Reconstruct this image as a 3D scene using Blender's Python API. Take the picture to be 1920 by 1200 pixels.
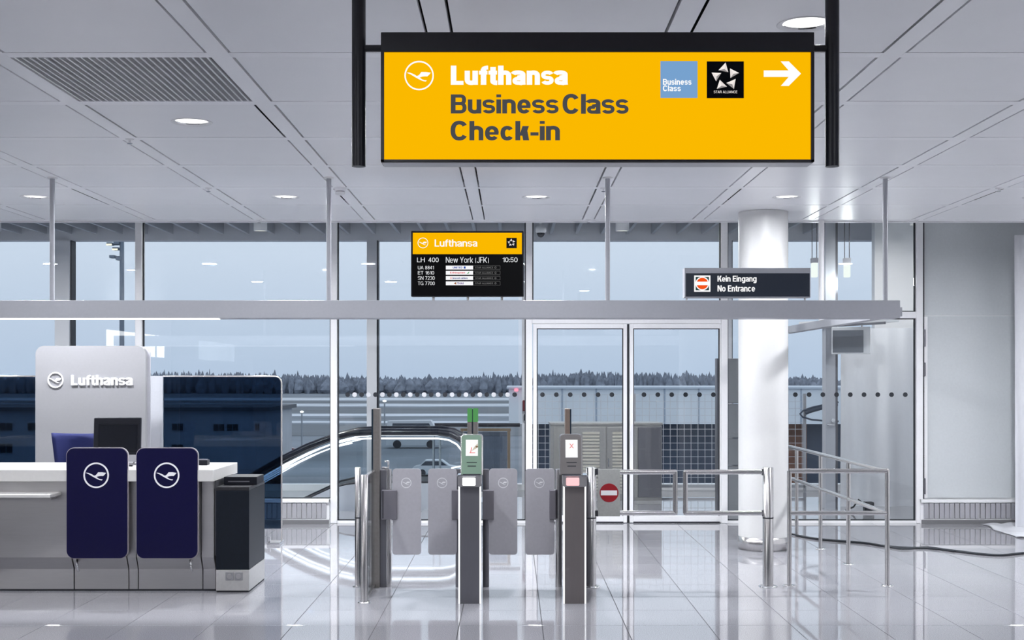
import bpy, bmesh, math, random
from mathutils import Vector, Matrix
for o in list(bpy.data.objects): bpy.data.objects.remove(o)
SC = bpy.context.scene
COL = SC.collection
R = random.Random(7)
PI = math.pi

# ------------------------------------------------------------------ camera, world, exposure
EYE = 1.79            # eye height, m
FPX = 2400.0          # focal length for a 1920 px wide frame
cam_d = bpy.data.cameras.new('camera')
cam_d.sensor_width = 36.0; cam_d.lens = 36.0 * FPX / 1920.0
cam_d.shift_y = 108.0 / 1920.0
cam_d.clip_start = 0.05; cam_d.clip_end = 3000
cam = bpy.data.objects.new('camera', cam_d); COL.objects.link(cam)
cam.location = (0, 0, EYE); cam.rotation_euler = (PI / 2, 0, 0)
SC.camera = cam
SC.view_settings.view_transform = 'Standard'
SC.view_settings.look = 'None'
EXPO = 0.32
SC.view_settings.exposure = EXPO
SC.view_settings.gamma = 1.0
SC.view_settings.use_curve_mapping = False

LAMP_W = 75.0         # watts of one ceiling downlight
world = bpy.data.worlds.new('overcast_dusk'); SC.world = world; world.use_nodes = True
nt = world.node_tree; nt.nodes.clear()
wo = nt.nodes.new('ShaderNodeOutputWorld'); bg = nt.nodes.new('ShaderNodeBackground')
geo = nt.nodes.new('ShaderNodeTexCoord'); sep = nt.nodes.new('ShaderNodeSeparateXYZ')
rmp = nt.nodes.new('ShaderNodeValToRGB')
nt.links.new(geo.outputs['Generated'], sep.inputs[0]); nt.links.new(sep.outputs['Z'], rmp.inputs[0])
rmp.color_ramp.elements[0].position = 0.0; rmp.color_ramp.elements[0].color = (.56, .64, .78, 1)
rmp.color_ramp.elements[1].position = 0.16; rmp.color_ramp.elements[1].color = (.82, .86, .94, 1)
nt.links.new(rmp.outputs[0], bg.inputs[0]); bg.inputs[1].default_value = .85
nt.links.new(bg.outputs[0], wo.inputs[0])

# survey helpers: metres from the photograph's frame at a known depth d
def X(px, d): return (px - 960.0) * d / FPX
def Z(py, d): return EYE - (py - 708.0) * d / FPX

# ------------------------------------------------------------------ materials
MATS = {}
def mat(name, col, rough=.5, metal=0., spec=.5, emit=None, es=1., noise=0., nscale=40., bump=0., bscale=60.,
        coat=0., aniso=None, rnd=0.):
    if name in MATS: return MATS[name]
    m = bpy.data.materials.new(name); m.use_nodes = True
    t = m.node_tree; b = t.nodes['Principled BSDF']
    b.inputs['Base Color'].default_value = (*col, 1)
    b.inputs['Roughness'].default_value = rough
    b.inputs['Metallic'].default_value = metal
    b.inputs['Specular IOR Level'].default_value = spec
    b.inputs['Coat Weight'].default_value = coat
    b.inputs['Coat Roughness'].default_value = .05
    if emit is not None:
        b.inputs['Emission Color'].default_value = (*emit, 1)
        b.inputs['Emission Strength'].default_value = es
    tc = t.nodes.new('ShaderNodeTexCoord')
    if noise > 0 or rnd > 0:
        nz = t.nodes.new('ShaderNodeTexNoise'); nz.inputs['Scale'].default_value = nscale
        nz.inputs['Detail'].default_value = 3
        mp = t.nodes.new('ShaderNodeMapping')
        if aniso: mp.inputs['Scale'].default_value = aniso
        t.links.new(tc.outputs['Object'], mp.inputs[0]); t.links.new(mp.outputs[0], nz.inputs['Vector'])
        mr = t.nodes.new('ShaderNodeMapRange')
        mr.inputs['From Min'].default_value = .3; mr.inputs['From Max'].default_value = .7
        mr.inputs['To Min'].default_value = 1 - noise; mr.inputs['To Max'].default_value = 1 + noise
        t.links.new(nz.outputs[0], mr.inputs[0])
        val = mr.outputs[0]
        if rnd > 0:
            oi = t.nodes.new('ShaderNodeObjectInfo'); m2 = t.nodes.new('ShaderNodeMapRange')
            m2.inputs['To Min'].default_value = 1 - rnd; m2.inputs['To Max'].default_value = 1 + rnd
            t.links.new(oi.outputs['Random'], m2.inputs[0])
            mm = t.nodes.new('ShaderNodeMath'); mm.operation = 'MULTIPLY'
            t.links.new(val, mm.inputs[0]); t.links.new(m2.outputs[0], mm.inputs[1]); val = mm.outputs[0]
        vm = t.nodes.new('ShaderNodeVectorMath'); vm.operation = 'SCALE'
        vm.inputs[0].default_value = col; t.links.new(val, vm.inputs['Scale'])
        t.links.new(vm.outputs[0], b.inputs['Base Color'])
    if bump > 0:
        nb = t.nodes.new('ShaderNodeTexNoise'); nb.inputs['Scale'].default_value = bscale
        mp2 = t.nodes.new('ShaderNodeMapping')
        if aniso: mp2.inputs['Scale'].default_value = aniso
        t.links.new(tc.outputs['Object'], mp2.inputs[0]); t.links.new(mp2.outputs[0], nb.inputs['Vector'])
        bp = t.nodes.new('ShaderNodeBump'); bp.inputs['Strength'].default_value = bump
        bp.inputs['Distance'].default_value = .01
        t.links.new(nb.outputs[0], bp.inputs['Height']); t.links.new(bp.outputs[0], b.inputs['Normal'])
    MATS[name] = m; return m

def emat(name, col, s=1.):
    """a surface that gives off light (lamp, backlit print, screen)"""
    if name in MATS: return MATS[name]
    m = bpy.data.materials.new(name); m.use_nodes = True
    t = m.node_tree; t.nodes.clear()
    o = t.nodes.new('ShaderNodeOutputMaterial'); e = t.nodes.new('ShaderNodeEmission')
    e.inputs[0].default_value = (*col, 1); e.inputs[1].default_value = s * 2 ** -EXPO
    t.links.new(e.outputs[0], o.inputs[0]); MATS[name] = m; return m

def glass(name, tint=(.95, .97, .98), base=.035, rough=0.):
    if name in MATS: return MATS[name]
    m = bpy.data.materials.new(name); m.use_nodes = True
    t = m.node_tree; t.nodes.clear()
    o = t.nodes.new('ShaderNodeOutputMaterial'); mx = t.nodes.new('ShaderNodeMixShader')
    tr = t.nodes.new('ShaderNodeBsdfTransparent'); gl = t.nodes.new('ShaderNodeBsdfGlossy')
    tr.inputs[0].default_value = (*tint, 1); gl.inputs['Roughness'].default_value = rough
    lw = t.nodes.new('ShaderNodeLayerWeight'); lw.inputs[0].default_value = .5
    pw = t.nodes.new('ShaderNodeMath'); pw.operation = 'POWER'; pw.inputs[1].default_value = 4.
    ma = t.nodes.new('ShaderNodeMath'); ma.operation = 'MULTIPLY_ADD'
    ma.inputs[1].default_value = .9; ma.inputs[2].default_value = base
    t.links.new(lw.outputs['Facing'], pw.inputs[0]); t.links.new(pw.outputs[0], ma.inputs[0])
    t.links.new(ma.outputs[0], mx.inputs[0]); t.links.new(tr.outputs[0], mx.inputs[1]); t.links.new(gl.outputs[0], mx.inputs[2])
    t.links.new(mx.outputs[0], o.inputs[0]); MATS[name] = m; return m

M_white = mat('white_paint', (.78, .78, .80), .35, noise=.015)
M_frame = mat('white_frame_metal', (.86, .86, .88), .3, noise=.015)
M_ceil = mat('ceiling_panel_enamel', (.88, .88, .91), .3, spec=.45, noise=.01, nscale=3, rnd=.012)
M_strip = mat('ceiling_strip_enamel', (.92, .92, .95), .3, spec=.45, noise=.01, nscale=3)
M_dark = mat('plenum_black', (.012, .013, .018), .9)
M_gasket = mat('black_gasket', (.015, .017, .025), .6)
M_black = mat('black_satin', (.006, .007, .012), .45, spec=.2, noise=.1)
M_blackm = mat('black_frame_metal', (.010, .011, .018), .38, spec=.4, noise=.1)
M_steel = mat('brushed_steel', (.60, .59, .59), .22, 1., noise=.05, nscale=90, aniso=(1, 1, .04))
M_steelf = mat('flat_brushed_steel', (.50, .49, .50), .38, 1., noise=.02, nscale=120, aniso=(.05, 1, 1))
M_chrome = mat('polished_chrome', (.82, .82, .83), .08, 1., noise=.02)
M_dsteel = mat('dark_steel', (.16, .16, .18), .4, .7, noise=.02, nscale=60, aniso=(1, 1, .1))
M_bsteel = mat('bronze_grey_metal', (.28, .26, .25), .4, .8, noise=.06)
M_wing = mat('frosted_grey_wing', (.50, .49, .53), .35, .3, noise=.03)
M_beam = mat('grey_aluminium', (.42, .43, .47), .45, .2, noise=.02)
M_glass = glass('clear_glass')
M_glasso = glass('outer_glass', (.95, .975, .99), .006)
M_tint = glass('blue_tinted_glass', (.23, .31, .41), .02)
M_navy = mat('navy_enamel', (.004, .0035, .036), .35, spec=.2, coat=.0, noise=.04)
M_navyf = mat('navy_fabric', (.010, .016, .10), .85, noise=.15, nscale=300)
M_top = mat('white_solid_surface', (.62, .61, .60), .25, noise=.02)
M_panel = mat('pale_grey_panel', (.225, .225, .24), .45, noise=.015)
M_cab = mat('anthracite_laminate', (.007, .010, .016), .4, spec=.2, noise=.1)
M_w = mat('white_print', (.85, .85, .87), .5, noise=.01)
M_lit_w = emat('backlit_white', (1, 1, 1), 1.0)
M_lit_y = emat('backlit_yellow', (.965, .485, .0), 1.0)
M_lit_g = emat('backlit_grey_print', (.065, .068, .075), 1.0)
M_lit_b = emat('backlit_blue', (.185, .36, .62), 1.0)
M_lit_k = mat('printed_black', (.003, .004, .008), .5, spec=.08, noise=.1)
M_film = mat('film_covered_white_panel', (.58, .61, .63), .2, bump=.35, bscale=4, noise=.02)
M_sheet = mat('crumpled_plastic_sheet', (.72, .73, .77), .28, bump=.5, bscale=7, noise=.02)
M_pcurt = mat('hanging_plastic_film', (.70, .71, .75), .25, bump=.8, bscale=3, noise=.02, aniso=(1.5, 1, .5))

# polished speckled granite
def granite(name, seams):
    m = mat(name, (.29, .29, .315), .03, spec=.85, noise=.30, nscale=140, rnd=.03 if not seams else .0001)
    t = m.node_tree; b = t.nodes['Principled BSDF']
    if seams:
        src = b.inputs['Base Color'].links[0].from_socket
        g = t.nodes.new('ShaderNodeNewGeometry'); mp = t.nodes.new('ShaderNodeMapping')
        mp.inputs['Location'].default_value = (-.218 / .6, -9.25 / .6, 0); mp.inputs['Scale'].default_value = (1 / .6, 1 / .6, 1)
        br = t.nodes.new('ShaderNodeTexBrick'); br.offset = 0
        br.inputs['Scale'].default_value = 1; br.inputs['Brick Width'].default_value = 1; br.inputs['Row Height'].default_value = 1
        br.inputs['Mortar Size'].default_value = .004
        br.inputs['Color1'].default_value = br.inputs['Color2'].default_value = (1, 1, 1, 1)
        br.inputs['Mortar'].default_value = (.35, .35, .36, 1)
        t.links.new(g.outputs['Position'], mp.inputs[0]); t.links.new(mp.outputs[0], br.inputs['Vector'])
        mu = t.nodes.new('ShaderNodeMixRGB'); mu.blend_type = 'MULTIPLY'; mu.inputs[0].default_value = 1
        t.links.new(src, mu.inputs[1]); t.links.new(br.outputs[0], mu.inputs[2]); t.links.new(mu.outputs[0], b.inputs['Base Color'])
    return m
M_gran = granite('polished_granite_tile', False)
M_gran2 = granite('polished_granite_far', True)
M_grout = mat('dark_grout', (.04, .04, .045), .8)

# ------------------------------------------------------------------ mesh builder
class MB:
    def __init__(s): s.v = []; s.f = []; s.sm = []; s.mi = []; s.m = 0
    def add(s, vs, fs, smooth=False):
        o = len(s.v); s.v += [tuple(p) for p in vs]
        for f in fs:
            s.f.append([i + o for i in f]); s.sm.append(smooth); s.mi.append(s.m)
        return s
    def box(s, x0, x1, y0, y1, z0, z1, bev=0., seg=2):
        x0, x1 = min(x0, x1), max(x0, x1); y0, y1 = min(y0, y1), max(y0, y1); z0, z1 = min(z0, z1), max(z0, z1)
        vs = [(x, y, z) for x in (x0, x1) for y in (y0, y1) for z in (z0, z1)]
        fs = [(0, 1, 3, 2), (4, 6, 7, 5), (0, 4, 5, 1), (2, 3, 7, 6), (0, 2, 6, 4), (1, 5, 7, 3)]
        if bev <= 0: return s.add(vs, fs)
        bm = bmesh.new(); bv = [bm.verts.new(p) for p in vs]
        for f in fs: bm.faces.new([bv[i] for i in f])
        bmesh.ops.bevel(bm, geom=bm.edges[:], offset=bev, segments=seg, affect='EDGES', profile=.5)
        bm.verts.index_update()
        s.add([p.co[:] for p in bm.verts], [[q.index for q in f.verts] for f in bm.faces]); bm.free(); return s
    def cyl(s, p0, p1, r, n=20, r1=None, caps=True):
        p0 = Vector(p0); p1 = Vector(p1); r1 = r if r1 is None else r1
        a = (p1 - p0).normalized(); u = a.orthogonal().normalized(); w = a.cross(u)
        vs = []
        for p, q in ((p0, r), (p1, r1)):
            for i in range(n):
                t = 2 * PI * i / n; vs.append(p + u * (q * math.cos(t)) + w * (q * math.sin(t)))
        s.add(vs, [(i, (i + 1) % n, n + (i + 1) % n, n + i) for i in range(n)], True)
        if caps:
            s.add(vs[:n], [tuple(reversed(range(n)))]); s.add(vs[n:], [tuple(range(n))])
        return s
    def tube(s, pts, r, n=10, closed=False, flat=1.0):
        pts = [Vector(p) for p in pts]; N = len(pts); vs = []
        for i, p in enumerate(pts):
            a = pts[(i - 1) % N] if (i > 0 or closed) else p
            b = pts[(i + 1) % N] if (i < N - 1 or closed) else p
            t = (b - a).normalized()
            up = Vector((0, 1, 0)) if abs(t.y) < .9 else Vector((1, 0, 0))
            u = t.cross(up).normalized(); w = t.cross(u).normalized()
            for k in range(n):
                q = 2 * PI * k / n; vs.append(p + u * (r * math.cos(q)) + w * (r * flat * math.sin(q)))
        L = N if closed else N - 1
        s.add(vs, [(i * n + k, i * n + (k + 1) % n, ((i + 1) % N) * n + (k + 1) % n, ((i + 1) % N) * n + k) for i in range(L) for k in range(n)], True)
        if not closed:
            s.add(vs[:n], [tuple(reversed(range(n)))]); s.add(vs[-n:], [tuple(range(n))])
        return s
    def lathe(s, prof, cx, cy, n=32, smooth=True):
        vs = []
        for r, z in prof:
            for i in range(n):
                t = 2 * PI * i / n; vs.append((cx + r * math.cos(t), cy + r * math.sin(t), z))
        return s.add(vs, [(j * n + i, j * n + (i + 1) % n, (j + 1) * n + (i + 1) % n, (j + 1) * n + i) for j in range(len(prof) - 1) for i in range(n)], smooth)
    def prism(s, poly, y0, y1, sm=False):
        """outline in x,z extruded along y"""
        n = len(poly); vs = [(x, y0, z) for x, z in poly] + [(x, y1, z) for x, z in poly]
        s.add(vs, [tuple(range(n)), tuple(reversed(range(n, 2 * n)))])
        s.add(vs, [(i, n + i, n + (i + 1) % n, (i + 1) % n) for i in range(n)], sm); return s
    def rplate(s, x0, x1, z0, z1, y0, y1, r=.03, c=(1, 1, 1, 1), n=6):
        """plate facing -y with rounded corners c = tl, tr, br, bl"""
        P = []
        for k, (cx, cz, a0) in enumerate(((x0 + r, z1 - r, PI), (x1 - r, z1 - r, PI / 2), (x1 - r, z0 + r, 0), (x0 + r, z0 + r, -PI / 2))):
            if c[k]:
                for i in range(n + 1):
                    a = a0 - PI / 2 * i / n; P.append((cx + r * math.cos(a), cz + r * math.sin(a)))
            else:
                P.append([(x0, z1), (x1, z1), (x1, z0), (x0, z0)][k])
        return s.prism(P, y0, y1)
    def ring(s, cx, cz, r0, r1, y0, y1, n=40):
        vs = []
        for r in (r0, r1):
            for y in (y0, y1):
                for i in range(n):
                    a = 2 * PI * i / n; vs.append((cx + r * math.cos(a), y, cz + r * math.sin(a)))
        q = lambda k, i: k * n + i % n
        fs = []
        for i in range(n):
            fs += [(q(0, i), q(2, i), q(2, i + 1), q(0, i + 1)), (q(2, i), q(3, i), q(3, i + 1), q(2, i + 1)), (q(0, i), q(0, i + 1), q(1, i + 1), q(1, i))]
        return s.add(vs, fs)
    def disc(s, cx, cz, r, y0, y1, n=28):
        return s.prism([(cx + r * math.cos(-2 * PI * i / n), cz + r * math.sin(-2 * PI * i / n)) for i in range(n)], y0, y1, True)
    def shear_y(s, z0, k):
        s.v = [(x, y + (z - z0) * k, z) for x, y, z in s.v]; return s
    def rotz(s, cx, cy, a):
        c, q = math.cos(a), math.sin(a)
        s.v = [(cx + (x - cx) * c - (y - cy) * q, cy + (x - cx) * q + (y - cy) * c, z) for x, y, z in s.v]; return s
    def mesh(s, name, mats, org=(0, 0, 0)):
        me = bpy.data.meshes.new(name)
        me.from_pydata([(x - org[0], y - org[1], z - org[2]) for x, y, z in s.v], [], s.f)
        for m in (mats if isinstance(mats, (list, tuple)) else [mats]): me.materials.append(m)
        me.polygons.foreach_set('use_smooth', s.sm); me.polygons.foreach_set('material_index', s.mi)
        bm = bmesh.new(); bm.from_mesh(me); bmesh.ops.recalc_face_normals(bm, faces=bm.faces[:]); bm.to_mesh(me); bm.free()
        me.update(); return me

ORG = {}
def tag(o, label=None, cat=None, group=None, kind=None):
    if label: o['label'] = label
    if cat: o['category'] = cat
    if group: o['group'] = group
    if kind: o['kind'] = kind
    return o
def thing(name, loc, label, cat, group=None, kind=None):
    o = bpy.data.objects.new(name, None); COL.objects.link(o); o.location = loc
    o.empty_display_size = .1; ORG[o] = tuple(loc)
    return tag(o, label, cat, group, kind)
def part(name, mb, m, parent, label=None, kind=None):
    """mesh part of a thing; mb is in world metres"""
    org = ORG[parent]; o = bpy.data.objects.new(name, mb.mesh(name, m, org)); COL.objects.link(o)
    o.parent = parent; ORG[o] = org
    return tag(o, label, None, None, kind)
def solo(name, mb, m, label, cat, loc, group=None, kind=None):
    o = bpy.data.objects.new(name, mb.mesh(name, m, loc)); COL.objects.link(o); o.location = loc; ORG[o] = tuple(loc)
    return tag(o, label, cat, group, kind)
def piece(name, me, parent, loc, rot=None):
    """repeat of a shared mesh, loc in world metres"""
    o = bpy.data.objects.new(name, me); COL.objects.link(o); o.parent = parent
    g = ORG[parent]; o.location = (loc[0] - g[0], loc[1] - g[1], loc[2] - g[2]); ORG[o] = tuple(loc)
    if rot: o.rotation_euler = rot
    return o
def copy_tree(o, loc=None, parent=None):
    c = o.copy(); COL.objects.link(c); c.parent = parent
    if loc is not None: c.location = loc
    ORG[c] = tuple(loc) if loc is not None else ORG.get(o, (0, 0, 0))
    for ch in list(o.children): copy_tree(ch, None, c)
    return c

# ------------------------------------------------------------------ lettering
def arc(cx, cy, rx, ry, a0, a1, n=12):
    out = []; e = .86
    for i in range(n + 1):
        a = math.radians(a0 + (a1 - a0) * i / n); c, s = math.cos(a), math.sin(a)
        out.append((cx + rx * math.copysign(abs(c) ** e, c), cy + ry * math.copysign(abs(s) ** e, s)))
    return out
XH = .735
def glyph(c, w):
    """strokes (centre line, width) and filled outlines of one grotesque letter, cap height 1; returns width, strokes, outlines"""
    v = w * .84; q = w / 2; h = v / 2; S = []; F = []
    L = lambda *p, t=w: S.append((list(p), t))
    def bar(y, x0, x1): S.append(([(x0, y), (x1, y)], v))
    def dia(xb, yb, xt, yt, t): F.append([(xb, yb), (xb + t, yb), (xt + t, yt), (xt, yt)])
    if c in 'nhurbpg':
        W = .57
        if c in 'nh':
            L((q, 0), (q, XH if c == 'n' else 1)); S.append((arc(W / 2, XH - .27, W / 2 - q, .27 - h, 172, 0) + [(W - q, 0)], w * .95))
        elif c == 'u':
            L((W - q, 0), (W - q, XH)); S.append(([(q, XH)] + arc(W / 2, .27, W / 2 - q, .27 - h, 180, 352), w * .95))
        elif c == 'r':
            W = .37; L((q, 0), (q, XH)); S.append((arc(W, XH - .27, W - q, .27 - h, 172, 92), w * .95))
        else:
            W = .61; S.append((arc(W / 2, XH / 2, W / 2 - q, XH / 2 - h, 0, 360, 24), w * .93))
            if c == 'b': L((q, 0), (q, 1))
            if c == 'p': L((q, -.25), (q, XH))
            if c == 'g': L((W - q, XH), (W - q, -.06)); S.append((arc(W / 2, -.06, W / 2 - q, .20 - h, 0, -150), w * .93))
    elif c == 'i': W = w; L((q, 0), (q, XH)); L((q, .85), (q, 1))
    elif c == 'l': W = w; L((q, 0), (q, 1))
    elif c == 'f': W = .36; sx = .075 + q; L((sx, 0), (sx, .82)); S.append((arc(W + .03, .80, W + .03 - sx, .20 - h, 180, 90) , v)); bar(XH - h, 0, W)
    elif c == 't': W = .36; sx = .075 + q; S.append(([(sx, .93)] + arc(W + .02, .19, W + .02 - sx, .19 - h, 180, 268), w)); bar(XH - h, 0, W)
    elif c == 'o': W = .61; S.append((arc(W / 2, XH / 2, W / 2 - q, XH / 2 - h, 0, 360, 24), w * .93))
    elif c == 'c': W = .56; S.append((arc(W / 2, XH / 2, W / 2 - q, XH / 2 - h, 38, 322, 20), w * .93))
    elif c == 'e': W = .58; S.append((arc(W / 2, XH / 2, W / 2 - q, XH / 2 - h, 0, 322, 22), w * .9)); S.append(([(q * .6, XH / 2 - .01), (W - q * .2, XH / 2 - .01)], v * .8))
    elif c in 'sS':
        H0 = XH if c == 's' else 1.0; W = .53 if c == 's' else .66; t = v * .92; k = t / 2; H = H0 - 2 * k
        S.append((arc(W / 2, k + .755 * H, W / 2 - k, .245 * H, 18, 250, 14) + [(W / 2 + .02, H0 / 2 - .005)] + arc(W / 2, k + .255 * H, W / 2 - k, .255 * H, 70, -162, 14), t))
    elif c == 'a':
        W = .56; t = v * .95; k = t / 2
        S.append((arc((W - q) / 2 + .01, XH - .21, (W - q) / 2 - .01 - .0, .21 - k, 165, 0) + [(W - q, .12), (W - q + .01, 0)], w * .93))
        S.append(([(W - q, .435), (W * .5, .40)] + arc(.225, .205, .225 - k, .195 - k + .01, 80, 280) + [(W * .62, .08), (W - q, .19)], t))
    elif c == 'k': W = .56; L((q, 0), (q, 1)); dia(w * .8, .24, W - w * 1.35, XH, w * 1.3); dia(W - w * 1.22, 0, w * 1.25, .46, w * 1.22)
    elif c == 'w': W = .84; t = w * .95; dia(.16, 0, 0, XH, t); dia(.16, 0, W / 2 - t / 2, XH, t); dia(W - .16 - t, 0, W / 2 - t / 2, XH, t); dia(W - .16 - t, 0, W - t, XH, t)
    elif c == 'L': W = .54; L((q, 0), (q, 1)); bar(h, 0, W)
    elif c == 'E': W = .58; L((q, 0), (q, 1)); bar(h, 0, W); bar(1 - h, 0, W); bar(.52, 0, W - .05)
    elif c == 'F': W = .55; L((q, 0), (q, 1)); bar(1 - h, 0, W); bar(.49, 0, W - .07)
    elif c == 'H': W = .68; L((q, 0), (q, 1)); L((W - q, 0), (W - q, 1)); bar(.52, 0, W)
    elif c == 'I': W = w; L((q, 0), (q, 1))
    elif c == 'T': W = .60; L((W / 2, 0), (W / 2, 1)); bar(1 - h, 0, W)
    elif c == 'N': W = .70; L((q, 0), (q, 1)); L((W - q, 0), (W - q, 1)); dia(W - w * 1.15, 0, 0, 1, w * 1.15)
    elif c == 'A': W = .72; t = w * 1.05; dia(0, 0, W / 2 - t / 2, 1, t); dia(W - t, 0, W / 2 - t / 2, 1, t); bar(.30, .15, W - .15)
    elif c == 'Y': W = .68; t = w * 1.1; dia(W / 2 - t / 2, .38, 0, 1, t); dia(W / 2 - t / 2, .38, W - t, 1, t); L((W / 2, 0), (W / 2, .45))
    elif c == 'K': W = .70; L((q, 0), (q, 1)); dia(w * .8, .34, W - w * 1.4, 1, w * 1.35); dia(W - w * 1.3, 0, w * 1.35, .60, w * 1.3)
    elif c == 'U': W = .66; S.append(([(q, 1)] + arc(W / 2, .32, W / 2 - q, .32 - h, 180, 360, 16) + [(W - q, 1)], w))
    elif c == 'J': W = .50; S.append(([(W - q, 1)] + arc(W / 2, .26, W / 2 - q, .26 - h, 0, -172, 14), w))
    elif c == 'D': W = .68; L((q, 0), (q, 1)); S.append(([(0, 1 - h)] + arc(W - .36, .5, .36 - q, .5 - h, 90, -90, 18) + [(0, h)], w * .92))
    elif c in 'BR':
        W = .66; L((q, 0), (q, 1)); m = .52 if c == 'B' else .48; r = (1 - h - m) / 2
        S.append(([(q, 1 - h)] + arc(W - .24, 1 - h - r, .22 - h, r, 90, -90, 12) + [(q, m)], v))
        if c == 'B': r = (m - h) / 2; S.append(([(q, m)] + arc(W - .26, h + r, .26 - h, r, 90, -90, 12) + [(q, h)], v))
        else: L((W * .52, m), (W - .16, m - .06), (W - q - .02, m - .18), (W - q, 0))
    elif c in 'CG':
        W = .72; S.append((arc(W / 2, .5, W / 2 - q, .5 - h, 35, 325 if c == 'C' else 345, 24), w * .95))
        if c == 'G': bar(.44, W * .52, W - .0); L((W - q, 0), (W - q, .44))
    elif c == '0': W = .56; S.append((arc(W / 2, .5, W / 2 - q, .5 - h, 0, 360, 24), w * .95))
    elif c == '1': W = .34; L((W - q, 0), (W - q, 1)); S.append(([(0, .76), (W * .5, .80), (W - q, .97)], v * .8))
    elif c == '2': W = .55; S.append((arc(W / 2, .70, W / 2 - q, .30 - h, 170, -38, 14) + [(q * 1.1, h)], v)); bar(h, 0, W)
    elif c == '3': W = .55; S.append((arc(W / 2, .755 - h / 2, W / 2 - q, .245 - h / 2, 160, -85, 12), v)); S.append((arc(W / 2, .27, W / 2 - q, .27 - h, 85, -165, 12), v))
    elif c == '4': W = .58; L((W - .12 - q, 0), (W - .12 - q, 1)); bar(.27, 0, W); dia(0, .24, W - .13 - w, 1, w * .95)
    elif c == '5': W = .55; bar(1 - h, .1, W - .03); S.append(([(.13, 1), (.09, .50)] + arc(W / 2, .33, W / 2 - q, .33 - h, 140, -160, 16), v))
    elif c == '6': W = .56; S.append((arc(W / 2, .32, W / 2 - q, .32 - h, 0, 360, 20), v)); S.append((arc(W / 2, .5, W / 2 - q, .5 - h, 185, 45, 14), v))
    elif c == '7': W = .54; bar(1 - h, 0, W); dia(.12, 0, W - w * 1.1, .95, w * 1.1)
    elif c == '8': W = .56; S.append((arc(W / 2, .745, W / 2 - q - .02, .255 - h, 0, 360, 20), v)); S.append((arc(W / 2, .275, W / 2 - q, .275 - h, 0, 360, 20), v))
    elif c == '(': W = .26; S.append((arc(W + .18, .4, W + .18 - q, .72, 145, 215, 10), v))
    elif c == ')': W = .26; S.append((arc(-.18, .4, W + .18 - q, .72, 35, -35, 10), v))
    elif c == ':': W = w; L((q, 0), (q, .15)); L((q, .5), (q, .65))
    elif c == '-': W = .33; S.append(([(0, .33), (W, .33)], v))
    else: W = .26
    return W, S, F
def text(mb, s, x0, x1, z0, z1, y, wt=.13, th=.002, gap=.085):
    """lettering fitted to the box x0..x1, z0..z1 on a face looking along -y"""
    polys = []; x = 0
    for ch in s:
        W, S, F = glyph(ch, wt)
        for pts, t in S:
            n = len(pts); cl = math.hypot(pts[0][0] - pts[-1][0], pts[0][1] - pts[-1][1]) < 1e-6 and n > 3
            P = pts[:-1] if cl else pts; n = len(P); lo = []; hi = []
            for i in range(n):
                a = P[i - 1] if (i > 0 or cl) else P[i]; b_ = P[(i + 1) % n] if (i < n - 1 or cl) else P[i]
                def nrm(u, w_):
                    l = math.hypot(w_[0] - u[0], w_[1] - u[1]) or 1; return (-(w_[1] - u[1]) / l, (w_[0] - u[0]) / l)
                if a == P[i]: m = nrm(P[i], b_); k = 1
                elif b_ == P[i]: m = nrm(a, P[i]); k = 1
                else:
                    n1, n2 = nrm(a, P[i]), nrm(P[i], b_); mx, mz = n1[0] + n2[0], n1[1] + n2[1]; l = math.hypot(mx, mz) or 1
                    m = (mx / l, mz / l); k = 1 / max(.5, m[0] * n1[0] + m[1] * n1[1])
                lo.append((x + P[i][0] - m[0] * k * t / 2, P[i][1] - m[1] * k * t / 2)); hi.append((x + P[i][0] + m[0] * k * t / 2, P[i][1] + m[1] * k * t / 2))
            for i in range(n if cl else n - 1):
                j = (i + 1) % n; polys.append(([lo[i], lo[j], hi[j], hi[i]], (True, not cl and i == n - 2, True, not cl and i == 0)))
        for f in F: polys.append(([(x + a, b_) for a, b_ in f], (True,) * 4))
        x += W + gap
    allp = [p for f, _ in polys for p in f]
    ax, bx_ = min(p[0] for p in allp), max(p[0] for p in allp); ay, by = min(p[1] for p in allp), max(p[1] for p in allp)
    kx = (x1 - x0) / (bx_ - ax); kz = (z1 - z0) / (by - ay); i_ = 0
    for f, edges in polys:
        i_ += 1; e = th + 1e-5 * (i_ % 7)
        fr = [(x0 + (p[0] - ax) * kx, y - e, z0 + (p[1] - ay) * kz) for p in f]; bk_ = [(p[0], y, p[2]) for p in fr]
        fs = [(0, 1, 2, 3)] + [(k, (k + 1) % 4, 4 + (k + 1) % 4, 4 + k) for k in range(4) if edges[k]]
        mb.add(fr + bk_, fs)

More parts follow.
